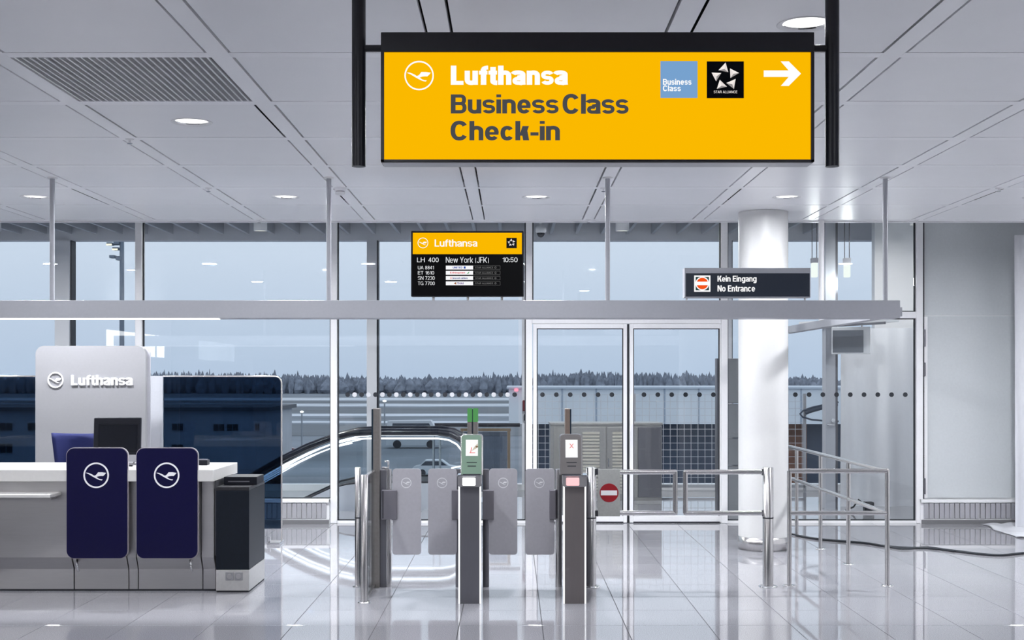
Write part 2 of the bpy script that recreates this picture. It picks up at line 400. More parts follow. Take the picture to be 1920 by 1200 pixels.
CRANE = [(-.84, .215), (-.65, .20), (-.45, .125), (-.28, .04), (-.2, -.02), (-.13, -.03), (-.06, .0), (.02, .06), (.08, .14), (.155, .25),
         (.5, .25), (.83, .20), (.72, .07), (.58, -.06), (.42, -.055), (.25, -.07), (.12, -.10), (.03, -.14), (.11, -.20), (.22, -.28), (.37, -.335),
         (.535, -.34), (.48, -.42), (.36, -.41), (.25, -.38), (.1, -.32), (-.03, -.25), (-.2, -.16), (-.37, -.06), (-.6, .08), (-.84, .185)]
def crane(mb, cx, cz, r, y, th=.002, w=.11):
    mb.ring(cx, cz, r * (1 - w / 2), r * (1 + w / 2), y - th, y)
    mb.prism([(cx + a * r, cz + b * r) for a, b in CRANE], y - th, y)
def star5(mb, cx, cz, r, y, th=.002):
    """five little pyramids in a ring; slots 0 light, 1 mid, 2 dark"""
    T5 = (((705, 203), (650, 262), (725, 277)), ((738, 248), (742, 322), (808, 283)), ((782, 328), (710, 360), (768, 405)), ((660, 335), (638, 405), (715, 388)), ((597, 280), (632, 347), (672, 283)))
    for q5 in T5:
        tri = [(cx + (a - 702) / 104 * r, cz - (b_ - 306) / 104 * r) for a, b_ in q5]
        mid = (sum(p[0] for p in tri) / 3 + .02 * r, sum(p[1] for p in tri) / 3 - .05 * r)
        ms_ = sorted(range(3), key=lambda i: (tri[i][1] + tri[(i + 1) % 3][1]) / 2 - .4 * (tri[i][0] + tri[(i + 1) % 3][0]) / 2)
        for i in range(3):
            p, q2 = tri[i], tri[(i + 1) % 3]; mb.m = {0: 2, 1: 1, 2: 0}[ms_.index(i)]
            mb.add([(p[0], y - th * .5, p[1]), (q2[0], y - th * .5, q2[1]), (mid[0], y - th, mid[1])], [(0, 1, 2)])
    mb.m = 0
STAR_M = [emat('star_light', (.92, .86, .83), 1.), emat('star_mid', (.80, .74, .72), 1.), emat('star_dark', (.30, .28, .28), 1.)]
STAR_P = STAR_M

# ------------------------------------------------------------------ FLOOR
CEIL = 3.517
GX0, GY0, MOD = -.366, 6.857, 1.2
YF = 15.79                       # glazed wall
fl = solo('floor', MB().box(-10, 6.6, -6, 15.85, -.3, -.004), M_gran2, 'polished pale granite floor of the check-in hall', 'floor', (0, 0, 0), kind='structure')
tile = MB().box(-.2976, .2976, -.2976, .2976, -.02, 0, .0012, 1).mesh('floor_tile', M_gran)
part('grout_bed', MB().box(-9.9, 6.55, 7.9, 15.84, -.01, -.0025), M_grout, fl)
k = 0
for j in range(13):
    yc = 8.05 + .3 + .6 * j
    half = .4 * (yc + .35) + .35
    for i in range(-20, 20):
        xc = .218 + .3 + .6 * i
        if abs(xc) - .3 < half and xc < 6.3:
            piece('floor_tile', tile, fl, (xc, yc, 0)); k += 1
    for sx in (-1, 1): pass
# gallery floor beyond the glass, with the escalator well cut out
gf = MB()
for a in ((-12, 8, 15.85, 17.15), (-12, 8, 18.85, 20.6), (-1.2, 8, 17.15, 18.85), (-12, -9, 17.15, 18.85)):
    gf.box(a[0], a[1], a[2], a[3], -.3, 0)
solo('floor_gallery', gf, M_gran2, 'polished stone floor of the gallery behind the glass wall', 'floor', (0, 18, 0), kind='structure')

# ------------------------------------------------------------------ CEILING
ce = solo('ceiling', MB().box(-10, 6.6, -6, 14.1, CEIL + .14, CEIL + .2), M_dark, 'white metal panel ceiling with shadow gaps and flat strips', 'ceiling', (0, 0, CEIL), kind='structure')
SW, CW = .112, .10
strips = [GX0 + MOD * i for i in range(-6, 6)]        # -7.566 .. 5.634
rows = [GY0 + MOD * j for j in range(-2, 7)]          # 4.457 .. 14.057
VENT = (-3, 0)                                        # cell left index offset, row index
sm_ = MB().box(-SW / 2, SW / 2, 4.40, 14.11, CEIL, CEIL + .05).mesh('ceiling_strip', M_strip, (0, 0, 0))
for x in strips: piece('ceiling_strip', sm_, ce, (x, 0, 0))
cs = MB().box(-(MOD - SW) / 2 + .0005, (MOD - SW) / 2 - .0005, -CW / 2, CW / 2, CEIL, CEIL + .05).mesh('cross_strip', M_strip)
pn = MB().box(-(MOD - SW) / 2 + .015, (MOD - SW) / 2 - .015, -(MOD - CW) / 2 + .005, (MOD - CW) / 2 - .005, CEIL + .001, CEIL + .03, .001, 1).mesh('ceiling_panel', M_ceil)
# panel with a round hole for a downlight
def holed_panel(r):
    hx, hy = (MOD - SW) / 2 - .015, (MOD - CW) / 2 - .005; n = 32; b = MB(); vs = []
    for i in range(n):
        a = 2 * PI * i / n; c, s = math.cos(a), math.sin(a); k = min(hx / max(abs(c), 1e-9), hy / max(abs(s), 1e-9))
        vs += [(r * c, r * s, CEIL + .001), (k * c, k * s, CEIL + .001)]
    for sx, sy in ((1, 1), (-1, 1), (-1, -1), (1, -1)): vs.append((sx * hx, sy * hy, CEIL + .001))
    fs = []
    for i in range(n):
        j = (i + 1) % n; fs.append((2 * i, 2 * i + 1, 2 * j + 1, 2 * j))
        a0, a1 = 2 * PI * i / n, 2 * PI * (i + 1) / n
        for q, (sx, sy) in enumerate(((1, 1), (-1, 1), (-1, -1), (1, -1))):
            ca = math.atan2(sy * hy, sx * hx) % (2 * PI)
            if a0 < ca < a1: fs.append((2 * i + 1, 2 * n + q, 2 * j + 1))
    b.add(vs, fs); return b.mesh('ceiling_panel', M_ceil)
pnh = holed_panel(.125)
LX = lambda i: GX0 + MOD * i + MOD / 2
LIGHTS = [(LX(-4), GY0 + MOD * 4.5), (LX(-2), GY0 + MOD * 4.5), (LX(0), GY0 + MOD * 4.5), (LX(2), GY0 + MOD * 4.5), (LX(-6), GY0 + MOD * 4.5), (LX(4), GY0 + MOD * 4.5),
          (LX(-2), GY0 + MOD * 1.5), (LX(-4), GY0 + MOD * 1.5), (LX(0), GY0 + MOD * 1.5), (LX(4), GY0 + MOD * 1.5),
          (LX(1), GY0 - MOD * .5)]
for ci, x in enumerate(strips[:-1]):
    xc = x + MOD / 2
    for y in rows: piece('cross_strip', cs, ce, (xc, y, 0))
    for y in rows[:-1]:
        yc = y + MOD / 2
        if abs(xc - (GX0 + MOD * -2 + MOD / 2)) < .01 and abs(yc - (GY0 + MOD / 2)) < .01:
            vent_c = (xc, yc); continue
        lit = any(abs(xc - a) < .05 and abs(yc - b_) < .05 for a, b_ in LIGHTS)
        piece('ceiling_panel', pnh if lit else pn, ce, (xc, yc, 0))
solo('ceiling_rear', MB().box(-10, 6.6, -6, 4.40, CEIL, CEIL + .05).box(-10, strips[0] - .06, 4.41, 14.1, CEIL, CEIL + .05).box(strips[-1] + .06, 6.6, 4.41, 14.1, CEIL, CEIL + .05),
     M_ceil, 'plain white ceiling above the near end of the hall', 'ceiling', (0, 0, CEIL), kind='structure')
solo('trim_1', MB().box(-10, 6.6, 14.112, 14.17, CEIL - .012, 4.4), M_white, 'white edge trim where the hall ceiling ends before the glass', 'trim', (0, 14.14, CEIL), kind='structure')
solo('ceiling_slot', MB().box(-10, 6.6, 14.1, 15.9, 4.4, 4.5), M_white, 'raised ceiling slot in front of the glass wall', 'ceiling', (0, 15, 4.4), kind='structure')
# perforated air panel
vt = thing('air_vent_panel', (vent_c[0], vent_c[1], CEIL), 'large perforated metal air panel set in the ceiling', 'vent')
hx, hy = (MOD - SW) / 2 - .012, (MOD - CW) / 2 - .004
part('backing', MB().box(vent_c[0] - hx, vent_c[0] + hx, vent_c[1] - hy, vent_c[1] + hy, CEIL + .012, CEIL + .03), mat('vent_backing', (.24, .24, .26), .7), vt)
vb = mat('vent_bar_metal', (.80, .80, .82), .35, .3, noise=.02)
barm = MB().box(-.0045, .0045, -hy, hy, CEIL, CEIL + .013).mesh('grille_bar', vb)
for i in range(27):
    piece('grille_bar', barm, vt, (vent_c[0] - hx + .012 + (2 * hx - .024) * i / 26, vent_c[1], CEIL)).location.z = -CEIL
cb = MB()
for i in range(60):
    y = vent_c[1] - hy + 2 * hy * (i + .5) / 60; cb.box(vent_c[0] - hx, vent_c[0] + hx, y - .0035, y + .0035, CEIL + .004, CEIL + .012)
part('cross_wires', cb, mat('vent_wire_metal', (.42, .42, .44), .4, .3), vt, kind='stuff')

# downlights
def downlight(x, y, label, group, watts=LAMP_W):
    t = thing('downlight', (x, y, CEIL), label, 'ceiling light', group)
    part('trim_ring', MB().lathe([(.11, CEIL + .004), (.135, CEIL - .004), (.14, CEIL), (.138, CEIL + .003)], x, y, 36), M_white, t)
    part('reflector', MB().lathe([(.112, CEIL + .003), (.105, CEIL + .03), (.085, CEIL + .075), (.04, CEIL + .10)], x, y, 36), M_chrome, t)
    lm = MB()
    for a in (-.035, .035): lm.cyl((x + a, y - .06, CEIL + .05), (x + a, y + .06, CEIL + .05), .016, 10)
    part('tube_lamp', lm, emat('compact_fluorescent', (1, .98, .95), 14), t)
    part('lens', MB().lathe([(.108, CEIL + .012), (.0005, CEIL + .012)], x, y, 36), emat('lit_diffuser', (1, .985, .96), 2.2), t)
    ld = bpy.data.lights.new('downlight_beam', 'AREA'); ld.shape = 'DISK'; ld.size = .2; ld.energy = watts; ld.color = (.95, .97, 1)
    ld.spread = math.radians(175)
    lo = bpy.data.objects.new('lamp_light', ld); COL.objects.link(lo); lo.parent = t; lo.location = (0, 0, -.012)
    return t
wl = ['round lit downlight at the far left, nearest the left frame edge', 'round lit downlight left of the middle hanging rod', 'round lit downlight above the flight display, below the yellow sign', 'round lit downlight right above the white column']
for i, (x, y) in enumerate(LIGHTS):
    lab = wl[i] if i < 4 else {6: 'round lit downlight beside the perforated ceiling panel', 10: 'large round downlight behind the top right corner of the yellow sign'}.get(i, 'round lit downlight outside the view')
    downlight(x, y, lab, 'recessed ceiling downlights', LAMP_W * (.35 if i == 3 else 1.5 if y > 11 else .65 if y > 8 else .4))
for y in (GY0 - MOD * 3.5, GY0 - MOD * 7.5):
    for i in (-4, -1, 2):
        downlight(LX(i), y, 'round lit downlight outside the view', 'recessed ceiling downlights', LAMP_W * .4)

# sprinklers and detector at strip crossings
def sprinkler(x, y, label):
    t = thing('sprinkler', (x, y, CEIL), label, 'sprinkler', 'small ceiling sprinklers')
    part('plate', MB().lathe([(.0005, CEIL - .006), (.028, CEIL - .006), (.032, CEIL)], x, y, 16), M_white, t)
    part('head', MB().cyl((x, y, CEIL - .03), (x, y, CEIL - .005), .009, 10).cyl((x, y, CEIL - .034), (x, y, CEIL - .03), .02, 12), M_chrome, t)
for a, b_, l in ((-2.766, 9.26, 'small sprinkler on the strip below the lit downlight left'), (-2.766, 11.66, 'small sprinkler on the strip left of the middle rods'),
                 (.834, 11.66, 'small sprinkler beside the rod right of the flight display'), (4.434, 11.66, 'small sprinkler at the right edge of the ceiling'),
                 (-2.766, 14.0, 'small sprinkler at the ceiling edge left of the display'), (.834, 14.0, 'small sprinkler at the ceiling edge by the camera dome'), (4.434, 14.0, 'small sprinkler at the ceiling edge by the white panels')):
    sprinkler(a, b_, l)
t = thing('smoke_detector', (-1.566, 11.66, CEIL), 'white smoke detector beside the hanging rod', 'detector')
part('base', MB().lathe([(.0005, CEIL - .03), (.05, CEIL - .03), (.055, CEIL)], -1.566, 11.66, 24), M_white, t)
part('sensor', MB().lathe([(.0005, CEIL - .065), (.03, CEIL - .065), (.045, CEIL - .055), (.045, CEIL - .036)], -1.566, 11.66, 24), M_white, t)
part('slot_ring', MB().lathe([(.04, CEIL - .037), (.04, CEIL - .029)], -1.566, 11.66, 24), M_gasket, t)

# ------------------------------------------------------------------ WALLS (mostly outside the view)
solo('wall_back', MB().box(-10, 6.6, -6.2, -6, 0, CEIL), mat('dim_hall_wall', (.16, .17, .20), .6, noise=.03), 'dim grey wall closing the hall behind', 'wall', (0, -6, 0), kind='structure')
solo('wall_left', MB().box(-10.2, -10, -6, 20.6, -.3, 4.5), M_white, 'white wall far to the left', 'wall', (-10, 6, 0), kind='structure')
solo('wall_right', MB().box(6.6, 6.8, -6, 16, -.3, 4.5), M_white, 'white wall at the right side', 'wall', (6.6, 6, 0), kind='structure')

# lit advertising boxes on the left wall; the photograph shows them mirrored in the windows
for k_, (ya, yb_, zl) in enumerate(((-2.75, .25, 2.36), (-4.0, -2.95, 2.36), (-4.95, -4.2, 2.36))):
    t = thing('wall_lightbox', (-9.95, (ya + yb_) / 2, zl), 'lit white wall lightbox mirrored in the window above the desk panel, %s of three' % ('longest', 'middle', 'smallest')[k_], 'lightbox', 'lightboxes on the left wall')
    part('casing', MB().box(-10, -9.93, ya - .03, yb_ + .03, zl - .03, 3.0, .005), M_frame, t)
    part('lit_face', MB().box(-9.935, -9.92, ya, yb_, zl, 2.97), emat('lightbox_glow', (1, 1, 1), 11.), t)

# ------------------------------------------------------------------ GLAZED WALL
MX = [-9.39 + 2.4 * i for i in range(7)]     # mullions -9.39 .. 5.01
ZT = 4.4
def dot(parent, mb, m, label=None): return part('dot', mb, m, parent, label)
dot_k = MB().disc(0, 0, .029, -.004, 0, 20).mesh('dot', mat('black_dot_film', (.008, .012, .02), .5))
dot_w = MB().disc(0, 0, .029, -.004, 0, 20).mesh('dot', mat('grey_dot_film', (.62, .63, .66), .5))
ZD = Z(740, YF)
def window(n, x0, x1, label, right_mullion=False, low=None, lower=True):
    w = thing('window_%d' % n, ((x0 + x1) / 2, YF, 0), label, 'window', kind='structure')
    a, b_ = x0 + .04, x1 - .04
    part('mullion', MB().box(x0 - .04, x0 + .04, YF - .07, YF + .07, 0, ZT, .004, 1), M_frame, w)
    if right_mullion: part('mullion', MB().box(x1 - .04, x1 + .04, YF - .07, YF + .07, 0, ZT, .004, 1), M_frame, w)
    part('transom', MB().box(a, b_, YF - .06, YF + .06, 2.52, 2.60), M_frame, w)
    part('head_rail', MB().box(a, b_, YF - .05, YF + .05, ZT - .06, ZT), M_frame, w)
    part('pane', MB().box(a + .016, b_ - .016, YF - .005, YF + .005, 2.615, ZT - .075), M_glass, w)
    part('gasket', MB().box(a, a + .014, YF - .02, YF + .02, 2.60, ZT - .06).box(b_ - .014, b_, YF - .02, YF + .02, 2.60, ZT - .06)
         .box(a, b_, YF - .02, YF + .02, 2.60, 2.614).box(a, b_, YF - .02, YF + .02, ZT - .074, ZT - .06), M_gasket, w)
    if lower:
        zb = .03 if low is None else low
        part('bottom_rail', MB().box(a, b_, YF - .05, YF + .05, zb - .035, zb), M_frame, w)
        part('pane', MB().box(a + .016, b_ - .016, YF - .005, YF + .005, zb + .012, 2.508), M_glass, w)
        part('gasket', MB().box(a, a + .014, YF - .02, YF + .02, zb, 2.52).box(b_ - .014, b_, YF - .02, YF + .02, zb, 2.52)
             .box(a, b_, YF - .02, YF + .02, zb, zb + .012).box(a, b_, YF - .02, YF + .02, 2.508, 2.52), M_gasket, w)
    return w
window(1, MX[1], MX[2], 'clear window bay at the far left behind the desk', low=.30)
window(2, MX[2], MX[3], 'clear window bay behind the tinted desk screen', low=.30)
w3 = window(3, MX[3], MX[4], 'clear window bay with a row of black and white dots')
for i in range(13): piece('dot', dot_k, w3, (X(652 + 26.08 * i, YF), YF - .006, ZD))
for i in range(12): piece('dot', dot_w, w3, (X(665 + 26.08 * i, YF), YF - .006, ZD))
window(4, MX[4], MX[5], 'clear window above the sliding doors', lower=False)
w5 = window(5, MX[5], MX[6], 'clear window bay with nine dark dots right of the column', right_mullion=True)
for i in range(9): piece('dot', dot_k, w5, (X(1491 + 25.75 * i, YF), YF - .006, ZD))
window(7, MX[0], MX[1], 'clear window bay outside the left frame edge', low=.30)
# sliding doors
def door(n, x0, x1, label, d0):
    w = thing('door_%d' % n, ((x0 + x1) / 2, YF, 0), label, 'door', kind='structure')
    part('stile', MB().box(x0, x0 + .045, YF - .05, YF + .02, 0.005, 2.452, .003, 1), M_frame, w)
    part('stile', MB().box(x1 - .045, x1, YF - .05, YF + .02, 0.005, 2.452, .003, 1), M_frame, w)
    part('top_rail', MB().box(x0 + .045, x1 - .045, YF - .05, YF + .02, 2.395, 2.452), M_frame, w)
    part('bottom_rail', MB().box(x0 + .045, x1 - .045, YF - .05, YF + .02, .02, .088), M_frame, w)
    part('threshold_brush', MB().box(x0, x1, YF - .045, YF + .015, .0, .018), M_gasket, w)
    part('pane', MB().box(x0 + .045, x1 - .045, YF - .02, YF - .01, .088, 2.395), M_glass, w)
    part('gasket', MB().box(x0 + .045, x0 + .056, YF - .035, YF, .088, 2.395).box(x1 - .056, x1 - .045, YF - .035, YF, .088, 2.395).box(x0 + .045, x1 - .045, YF - .035, YF, 2.385, 2.395), M_gasket, w)
    for i in range(6): piece('dot', dot_k, w, (X(d0 + 26.0 * i, YF), YF - .022, ZD))
    return w
xm = X(1177.5, YF)
door(1, MX[4] + .05, xm - .016, 'left leaf of the white framed glass sliding door', 1017)
door(2, xm + .016, MX[5] - .01, 'right leaf of the white framed glass sliding door', 1207)
solo('trim_2', MB().box(MX[4] + .042, MX[5] - .042, YF - .06, YF + .03, 2.455, 2.519), M_frame, 'white header above the sliding doors', 'trim', (1.4, YF, 2.49), kind='structure')
solo('trim_3', MB().box(xm - .012, xm + .012, YF - .02, YF + .02, .0, 2.45), M_gasket, 'black meeting seal between the sliding door leaves', 'trim', (xm, YF, 0), kind='structure')

# opaque film-covered bay at the right
x0, x1 = MX[6] + .042, 6.55
pw = thing('window_6', (5.8, YF, 0), 'white opaque panel bay covered with protective film', 'window', kind='structure')
part('panel', MB().box(x0 + .02, x1, YF - .02, YF + .02, .31, 2.548), M_film, pw)
part('panel', MB().box(x0 + .02, x1, YF - .02, YF + .02, 2.556, ZT), M_film, pw)
part('gasket', MB().box(x0, x0 + .02, YF - .045, YF + .02, .28, ZT), M_gasket, pw)
part('stile', MB().box(x0 + .018, x0 + .06, YF - .045, YF - .018, .31, 2.54), M_frame, pw)
for py0, py1 in ((618, 650), (680, 705), (896, 926)):
    part('hinge', MB().box(x0 + .005, x0 + .03, YF - .07, YF - .04, Z(py1, YF), Z(py0, YF), .004), M_dsteel, pw)
def convector(x0, x1, label):
    t = thing('convector', ((x0 + x1) / 2, YF - .15, 0), label, 'radiator', 'convectors at the foot of the glass wall')
    part('casing', MB().box(x0, x1, YF - .10, YF - .052, 0.05, .295).box(x0, x1, YF - .14, YF - .05, .262, .298).box(x0, x1, YF - .125, YF - .05, .0, .055), M_frame, t)
    n = int((x1 - x0 - .06) / .06); fm = MB().box(-.0265, .0265, YF - .128, YF - .1, .062, .255, .002, 1).mesh('fin', mat('convector_fin', (.40, .40, .43), .45, .2, noise=.02))
    for i in range(n): piece('fin', fm, t, (x0 + .03 + (x1 - x0 - .06) * (i + .5) / n, 0, 0))
    part('plinth', MB().box(x0, x1, YF - .13, YF - .126, .0, .05), mat('plinth_grey', (.16, .16, .17), .5, noise=.02), t)
convector(MX[6] - .0, 6.2, 'low ribbed convector below the film covered panels')
convector(MX[2] + .05, MX[3] - .05, 'low ribbed convector behind the tinted desk screen')

# ------------------------------------------------------------------ GALLERY BEHIND THE GLASS
YO = 20.4
ZB = Z(441, YO)
gc = solo('ceiling_gallery', MB().box(-12, 8, 15.9, 20.6, 4.42, 4.5), mat('gallery_soffit', (.10, .11, .14), .7), 'dark slatted ceiling of the gallery outside the glass', 'ceiling', (0, 18, 4.4), kind='structure')
bl = MB().box(-.022, .022, 15.95, 20.25, ZB, ZB + .2).mesh('baffle', mat('baffle_enamel', (.45, .47, .52), .35, noise=.02))
for i in range(-24, 12):
    piece('baffle', bl, gc, (.2 + .4 * i + .02, 0, 0))
pil = mat('outer_post_paint', (.72, .73, .78), .5, noise=.02)
wo_ = thing('window_8', (0, YO, 0), 'tall outer glazing of the gallery with grey posts', 'window', kind='structure')
part('header', MB().box(-10, 8, YO - .12, YO + .12, Z(452, YO), ZB + .35), pil, wo_)
part('sill', MB().box(-10, 8, YO - .15, YO + .1, 0, .10), M_frame, wo_)
px_ = [(-7.12, .23), (-2.22, .155), (X(984, YO), .09), (3.40, .16)]
for xc, w in px_:
    part('post', MB().box(xc - w / 2, xc + w / 2, YO - .15, YO + .15, .1, Z(452, YO)), pil, wo_)
    part('gasket', MB().box(xc + w / 2, xc + w / 2 + .02, YO - .1, YO + .1, .1, Z(452, YO)), M_gasket, wo_)
ed = [-10] + [p[0] for p in px_] + [8]
for a, b_ in zip(ed[:-1], ed[1:]): part('pane', MB().box(a + .1, b_ - .1, YO - .006, YO + .006, .1, Z(452, YO)), M_glasso, wo_)
solo('wall_gallery', MB().box(8, 8.2, 15.9, 20.6, -.3, 4.5), M_white, 'white end wall of the gallery', 'wall', (8, 18, 0), kind='structure')

# escalator
ES, EB = 17.5, 18.5
HP = [(-.86, .40), (-.68, .44), (-.585, .55), (-.56, .68), (-.60, .82), (-.70, .945), (-.84, 1.02), (-1.02, 1.045), (-1.5, 1.045), (-1.95, 1.045), (-2.2, 1.03), (-2.48, .965), (-2.8, .845), (-3.12, .69), (-3.5, .475), (-5.2, -.505), (-7.2, -1.66)]
es = thing('escalator', (-2, 18, 0), 'escalator with lit black handrails descending to the left behind the glass', 'escalator')
for yb in (ES, EB):
    hr = part('handrail', MB().tube([(x, yb, z) for x, z in HP], .048, 10, flat=.8), mat('handrail_rubber', (.008, .010, .018), .18, spec=.6, noise=.05), es)
    def off(k):
        out = []
        for i, (x, z) in enumerate(HP):
            a, b_ = HP[max(0, i - 1)], HP[min(len(HP) - 1, i + 1)]
            tx, tz = b_[0] - a[0], b_[1] - a[1]; l = math.hypot(tx, tz); out.append((x - tz / l * -k * -1, z + tx / l * k))
        return out
    part('light_strip', MB().tube([(x, yb - .02, z) for x, z in off(.085)], .011, 8), emat('escalator_led', (.92, .96, 1), 2.6), hr)
    part('light_strip', MB().tube([(x, yb - .02, z) for x, z in off(.135)[10:]], .008, 8), emat('escalator_led', (.92, .96, 1), 2.6), hr)
    gl_ = off(.06); low = [(x, max(z - 1.0, -3) if False else z - .68) for x, z in HP[6:]]
    part('balustrade_glass', MB().prism(gl_ + [(x, z - .10) for x, z in reversed(low)] + [(-.7, .25)], yb - .006, yb + .006), M_glass, es)
clad = [(-.75, .35), (-2.0, .36), (-2.25, .33), (-2.48, .275), (-2.75, .15), (-3.12, -.02), (-3.5, -.24), (-7.2, -2.37), (-7.2, -3.2), (-3.9, -1.3), (-2.6, -.9), (-.75, -.9)]
for yb in (ES - .1, EB + .1):
    part('cladding', MB().prism(clad, yb - .04, yb + .04), mat('escalator_cladding', (.55, .57, .62), .35, .2, noise=.02), es)
    part('skirt_rail', MB().tube([(x, yb, z + .012) for x, z in clad[:8]], .016, 8), M_blackm, es)
stepm = MB().box(-.2, .2, ES + .12, EB - .12, -.2, 0).box(-.2, -.19, ES + .12, EB - .12, -.21, .002).mesh('step', mat('step_aluminium', (.25, .26, .28), .4, .8, noise=.1, nscale=200))
for i in range(15):
    xx = -1.0 - .4 * i; zz = 0 if i < 3 else -.23 * (i - 2.5)
    piece('step', stepm, es, (xx, 0, zz))
part('comb_plate', MB().box(-.8, -.75, ES + .1, EB - .1, -.2, .002), M_steelf, es)

# louvred steel cabinet in the gallery
YL = 18.6
lx0, lx1, lz = X(1032, YL), X(1241, YL), Z(793, YL)
lc = thing('louvred_cabinet', ((lx0 + lx1) / 2, YL, 0), 'low steel cabinet with two louvred doors behind the sliding doors', 'cabinet')
lm_ = mat('cabinet_steel', (.42, .41, .40), .32, .8, noise=.05)
part('body', MB().box(lx0, lx1, YL, YL + .6, 0, lz - .02).box(lx0 - .01, lx1 + .01, YL - .02, YL + .62, lz - .03, lz, .004), lm_, lc)
slat = MB().add([(-.13, -.002, -.016), (.13, -.002, -.016), (.13, -.026, .012), (-.13, -.026, .012), (-.13, -.002, .018), (.13, -.002, .018)], [(0, 1, 2, 3), (3, 2, 5, 4), (0, 3, 4), (1, 5, 2)]).mesh('louvre_slat', mat('louvre_steel', (.60, .59, .56), .3, .7, noise=.03))
xs_ = X(1137, YL)
for a, b_, lcx in ((xs_ - .56, xs_ - .006, X(1108, YL)), (xs_ + .006, xs_ + .45, X(1164, YL))):
    dr = part('cabinet_door', MB().box(a, b_, YL - .022, YL - .001, .05, lz - .06, .003, 1), lm_, lc)
    for i in range(19): piece('louvre_slat', slat, dr, (lcx, YL - .022, .12 + .048 * i)).scale.x = .95
part('end_panel', MB().box(xs_ + .46, lx1 - .01, YL - .015, YL - .001, .05, lz - .06, .003, 1), M_dsteel, lc)
part('door_frame', MB().box(lx0 + .05, xs_ - .57, YL - .03, YL - .001, .05, lz - .06), mat('cabinet_frame', (.30, .29, .28), .4, .7), lc)
part('handle', MB().box(xs_ + .02, xs_ + .035, YL - .05, YL - .022, .5, .62), M_chrome, lc)

# wire mesh guard by the outer glazing
YM = 19.9
mf = thing('mesh_guard', (2.8, YM, 0), 'pale wire mesh guard fence in front of the outer glazing', 'fence')
fm = MB()
for a in (.28, 1.9, 3.25, 4.55): fm.box(a - .02, a + .02, YM - .02, YM + .02, 0, Z(738, YM))
fm.box(.28, 4.55, YM - .02, YM + .02, .08, .12)
part('frame', fm, M_beam, mf)
wm = MB(); zt = Z(740, YM)
for i in range(40): x = .3 + .108 * i; wm.box(x - .0035, x + .0035, YM - .003, YM + .003, .12, zt)
for i in range(14): z = .13 + (zt - .13) * i / 13; wm.box(.28, 4.55, YM - .007, YM - .001, z - .0035, z + .0035)
part('wires', wm, mat('galvanised_wire', (.60, .63, .68), .4, .4, noise=.03), mf, kind='stuff')

# bronze glazed balustrade beside the escalator
YR = 19.2
bb = thing('glass_balustrade', (X(860, YR), YR, 0), 'bronze framed glass balustrade right of the escalator', 'balustrade')
bz = mat('bronze_metal', (.20, .15, .10), .35, .8, noise=.06)
zr = Z(797, YR)
part('handrail', MB().tube([(X(815, YR), YR, zr), (X(975, YR), YR, zr)], .028, 10), M_blackm, bb)
part('top_bar', MB().box(X(865, YR), X(958, YR), YR - .02, YR + .02, zr - .09, zr - .05), bz, bb)
for p in (866, 954): part('post', MB().box(X(p, YR) - .022, X(p, YR) + .022, YR - .022, YR + .022, 0, zr - .05), bz, bb)
part('pane', MB().box(X(869, YR), X(951, YR), YR - .006, YR + .006, .08, zr - .1), glass('bronze_glass', (.55, .58, .62), .03), bb)
for p in (813, 825): part('glass_fin', MB().box(X(p, YR) - .012, X(p, YR) + .012, YR - .1, YR + .1, 0, zr - .03), mat('glass_edge', (.45, .52, .58), .2), bb)
# call point on the gallery post
ab = thing('call_point', (X(985, YO), YO - .17, Z(762, YO)), 'small red and black alarm call point on the gallery post', 'alarm')
part('box', MB().box(X(980, YO), X(990, YO), YO - .22, YO - .15, Z(770, YO), Z(750, YO), .008), mat('alarm_red', (.16, .02, .03), .4), ab)
part('reader', MB().box(X(982, YO), X(989, YO), YO - .2, YO - .15, Z(788, YO), Z(776, YO), .005), M_black, ab)

# hose hung on the mesh guard
hz_ = 19.82
solo('hose_loop', MB().tube([(X(a, hz_), hz_, Z(c, hz_)) for a, c in ((1572, 754), (1545, 759), (1522, 764), (1506, 770), (1500, 776), (1505, 782), (1522, 787), (1545, 789), (1572, 790))], .014, 8)
     .tube([(X(a, hz_), hz_, Z(c, hz_)) for a, c in ((1570, 757), (1545, 763), (1520, 770), (1510, 774))], .035, 8), mat('hose_blue', (.05, .07, .11), .5, noise=.1),
     'dark hose loop hanging on the mesh guard right of the column', 'hose', (X(1530, hz_), hz_, Z(775, hz_)))

# pale tall panel by the column
tp = thing('tall_panel', (X(1368, 17.0), 17, 0), 'tall pale jointed panel standing behind the column', 'panel')
for za, zb in ((672, 756), (758, 821), (823, 872), (874, 972)):
    part('section', MB().box(X(1348, 17), X(1392, 17), 17, 17.15, max(0, Z(zb, 17)), Z(za, 17), .006, 1), M_panel, tp)
part('edge', MB().box(X(1344, 17), X(1347, 17), 16.99, 17.15, 0, Z(672, 17)), M_dsteel, tp)

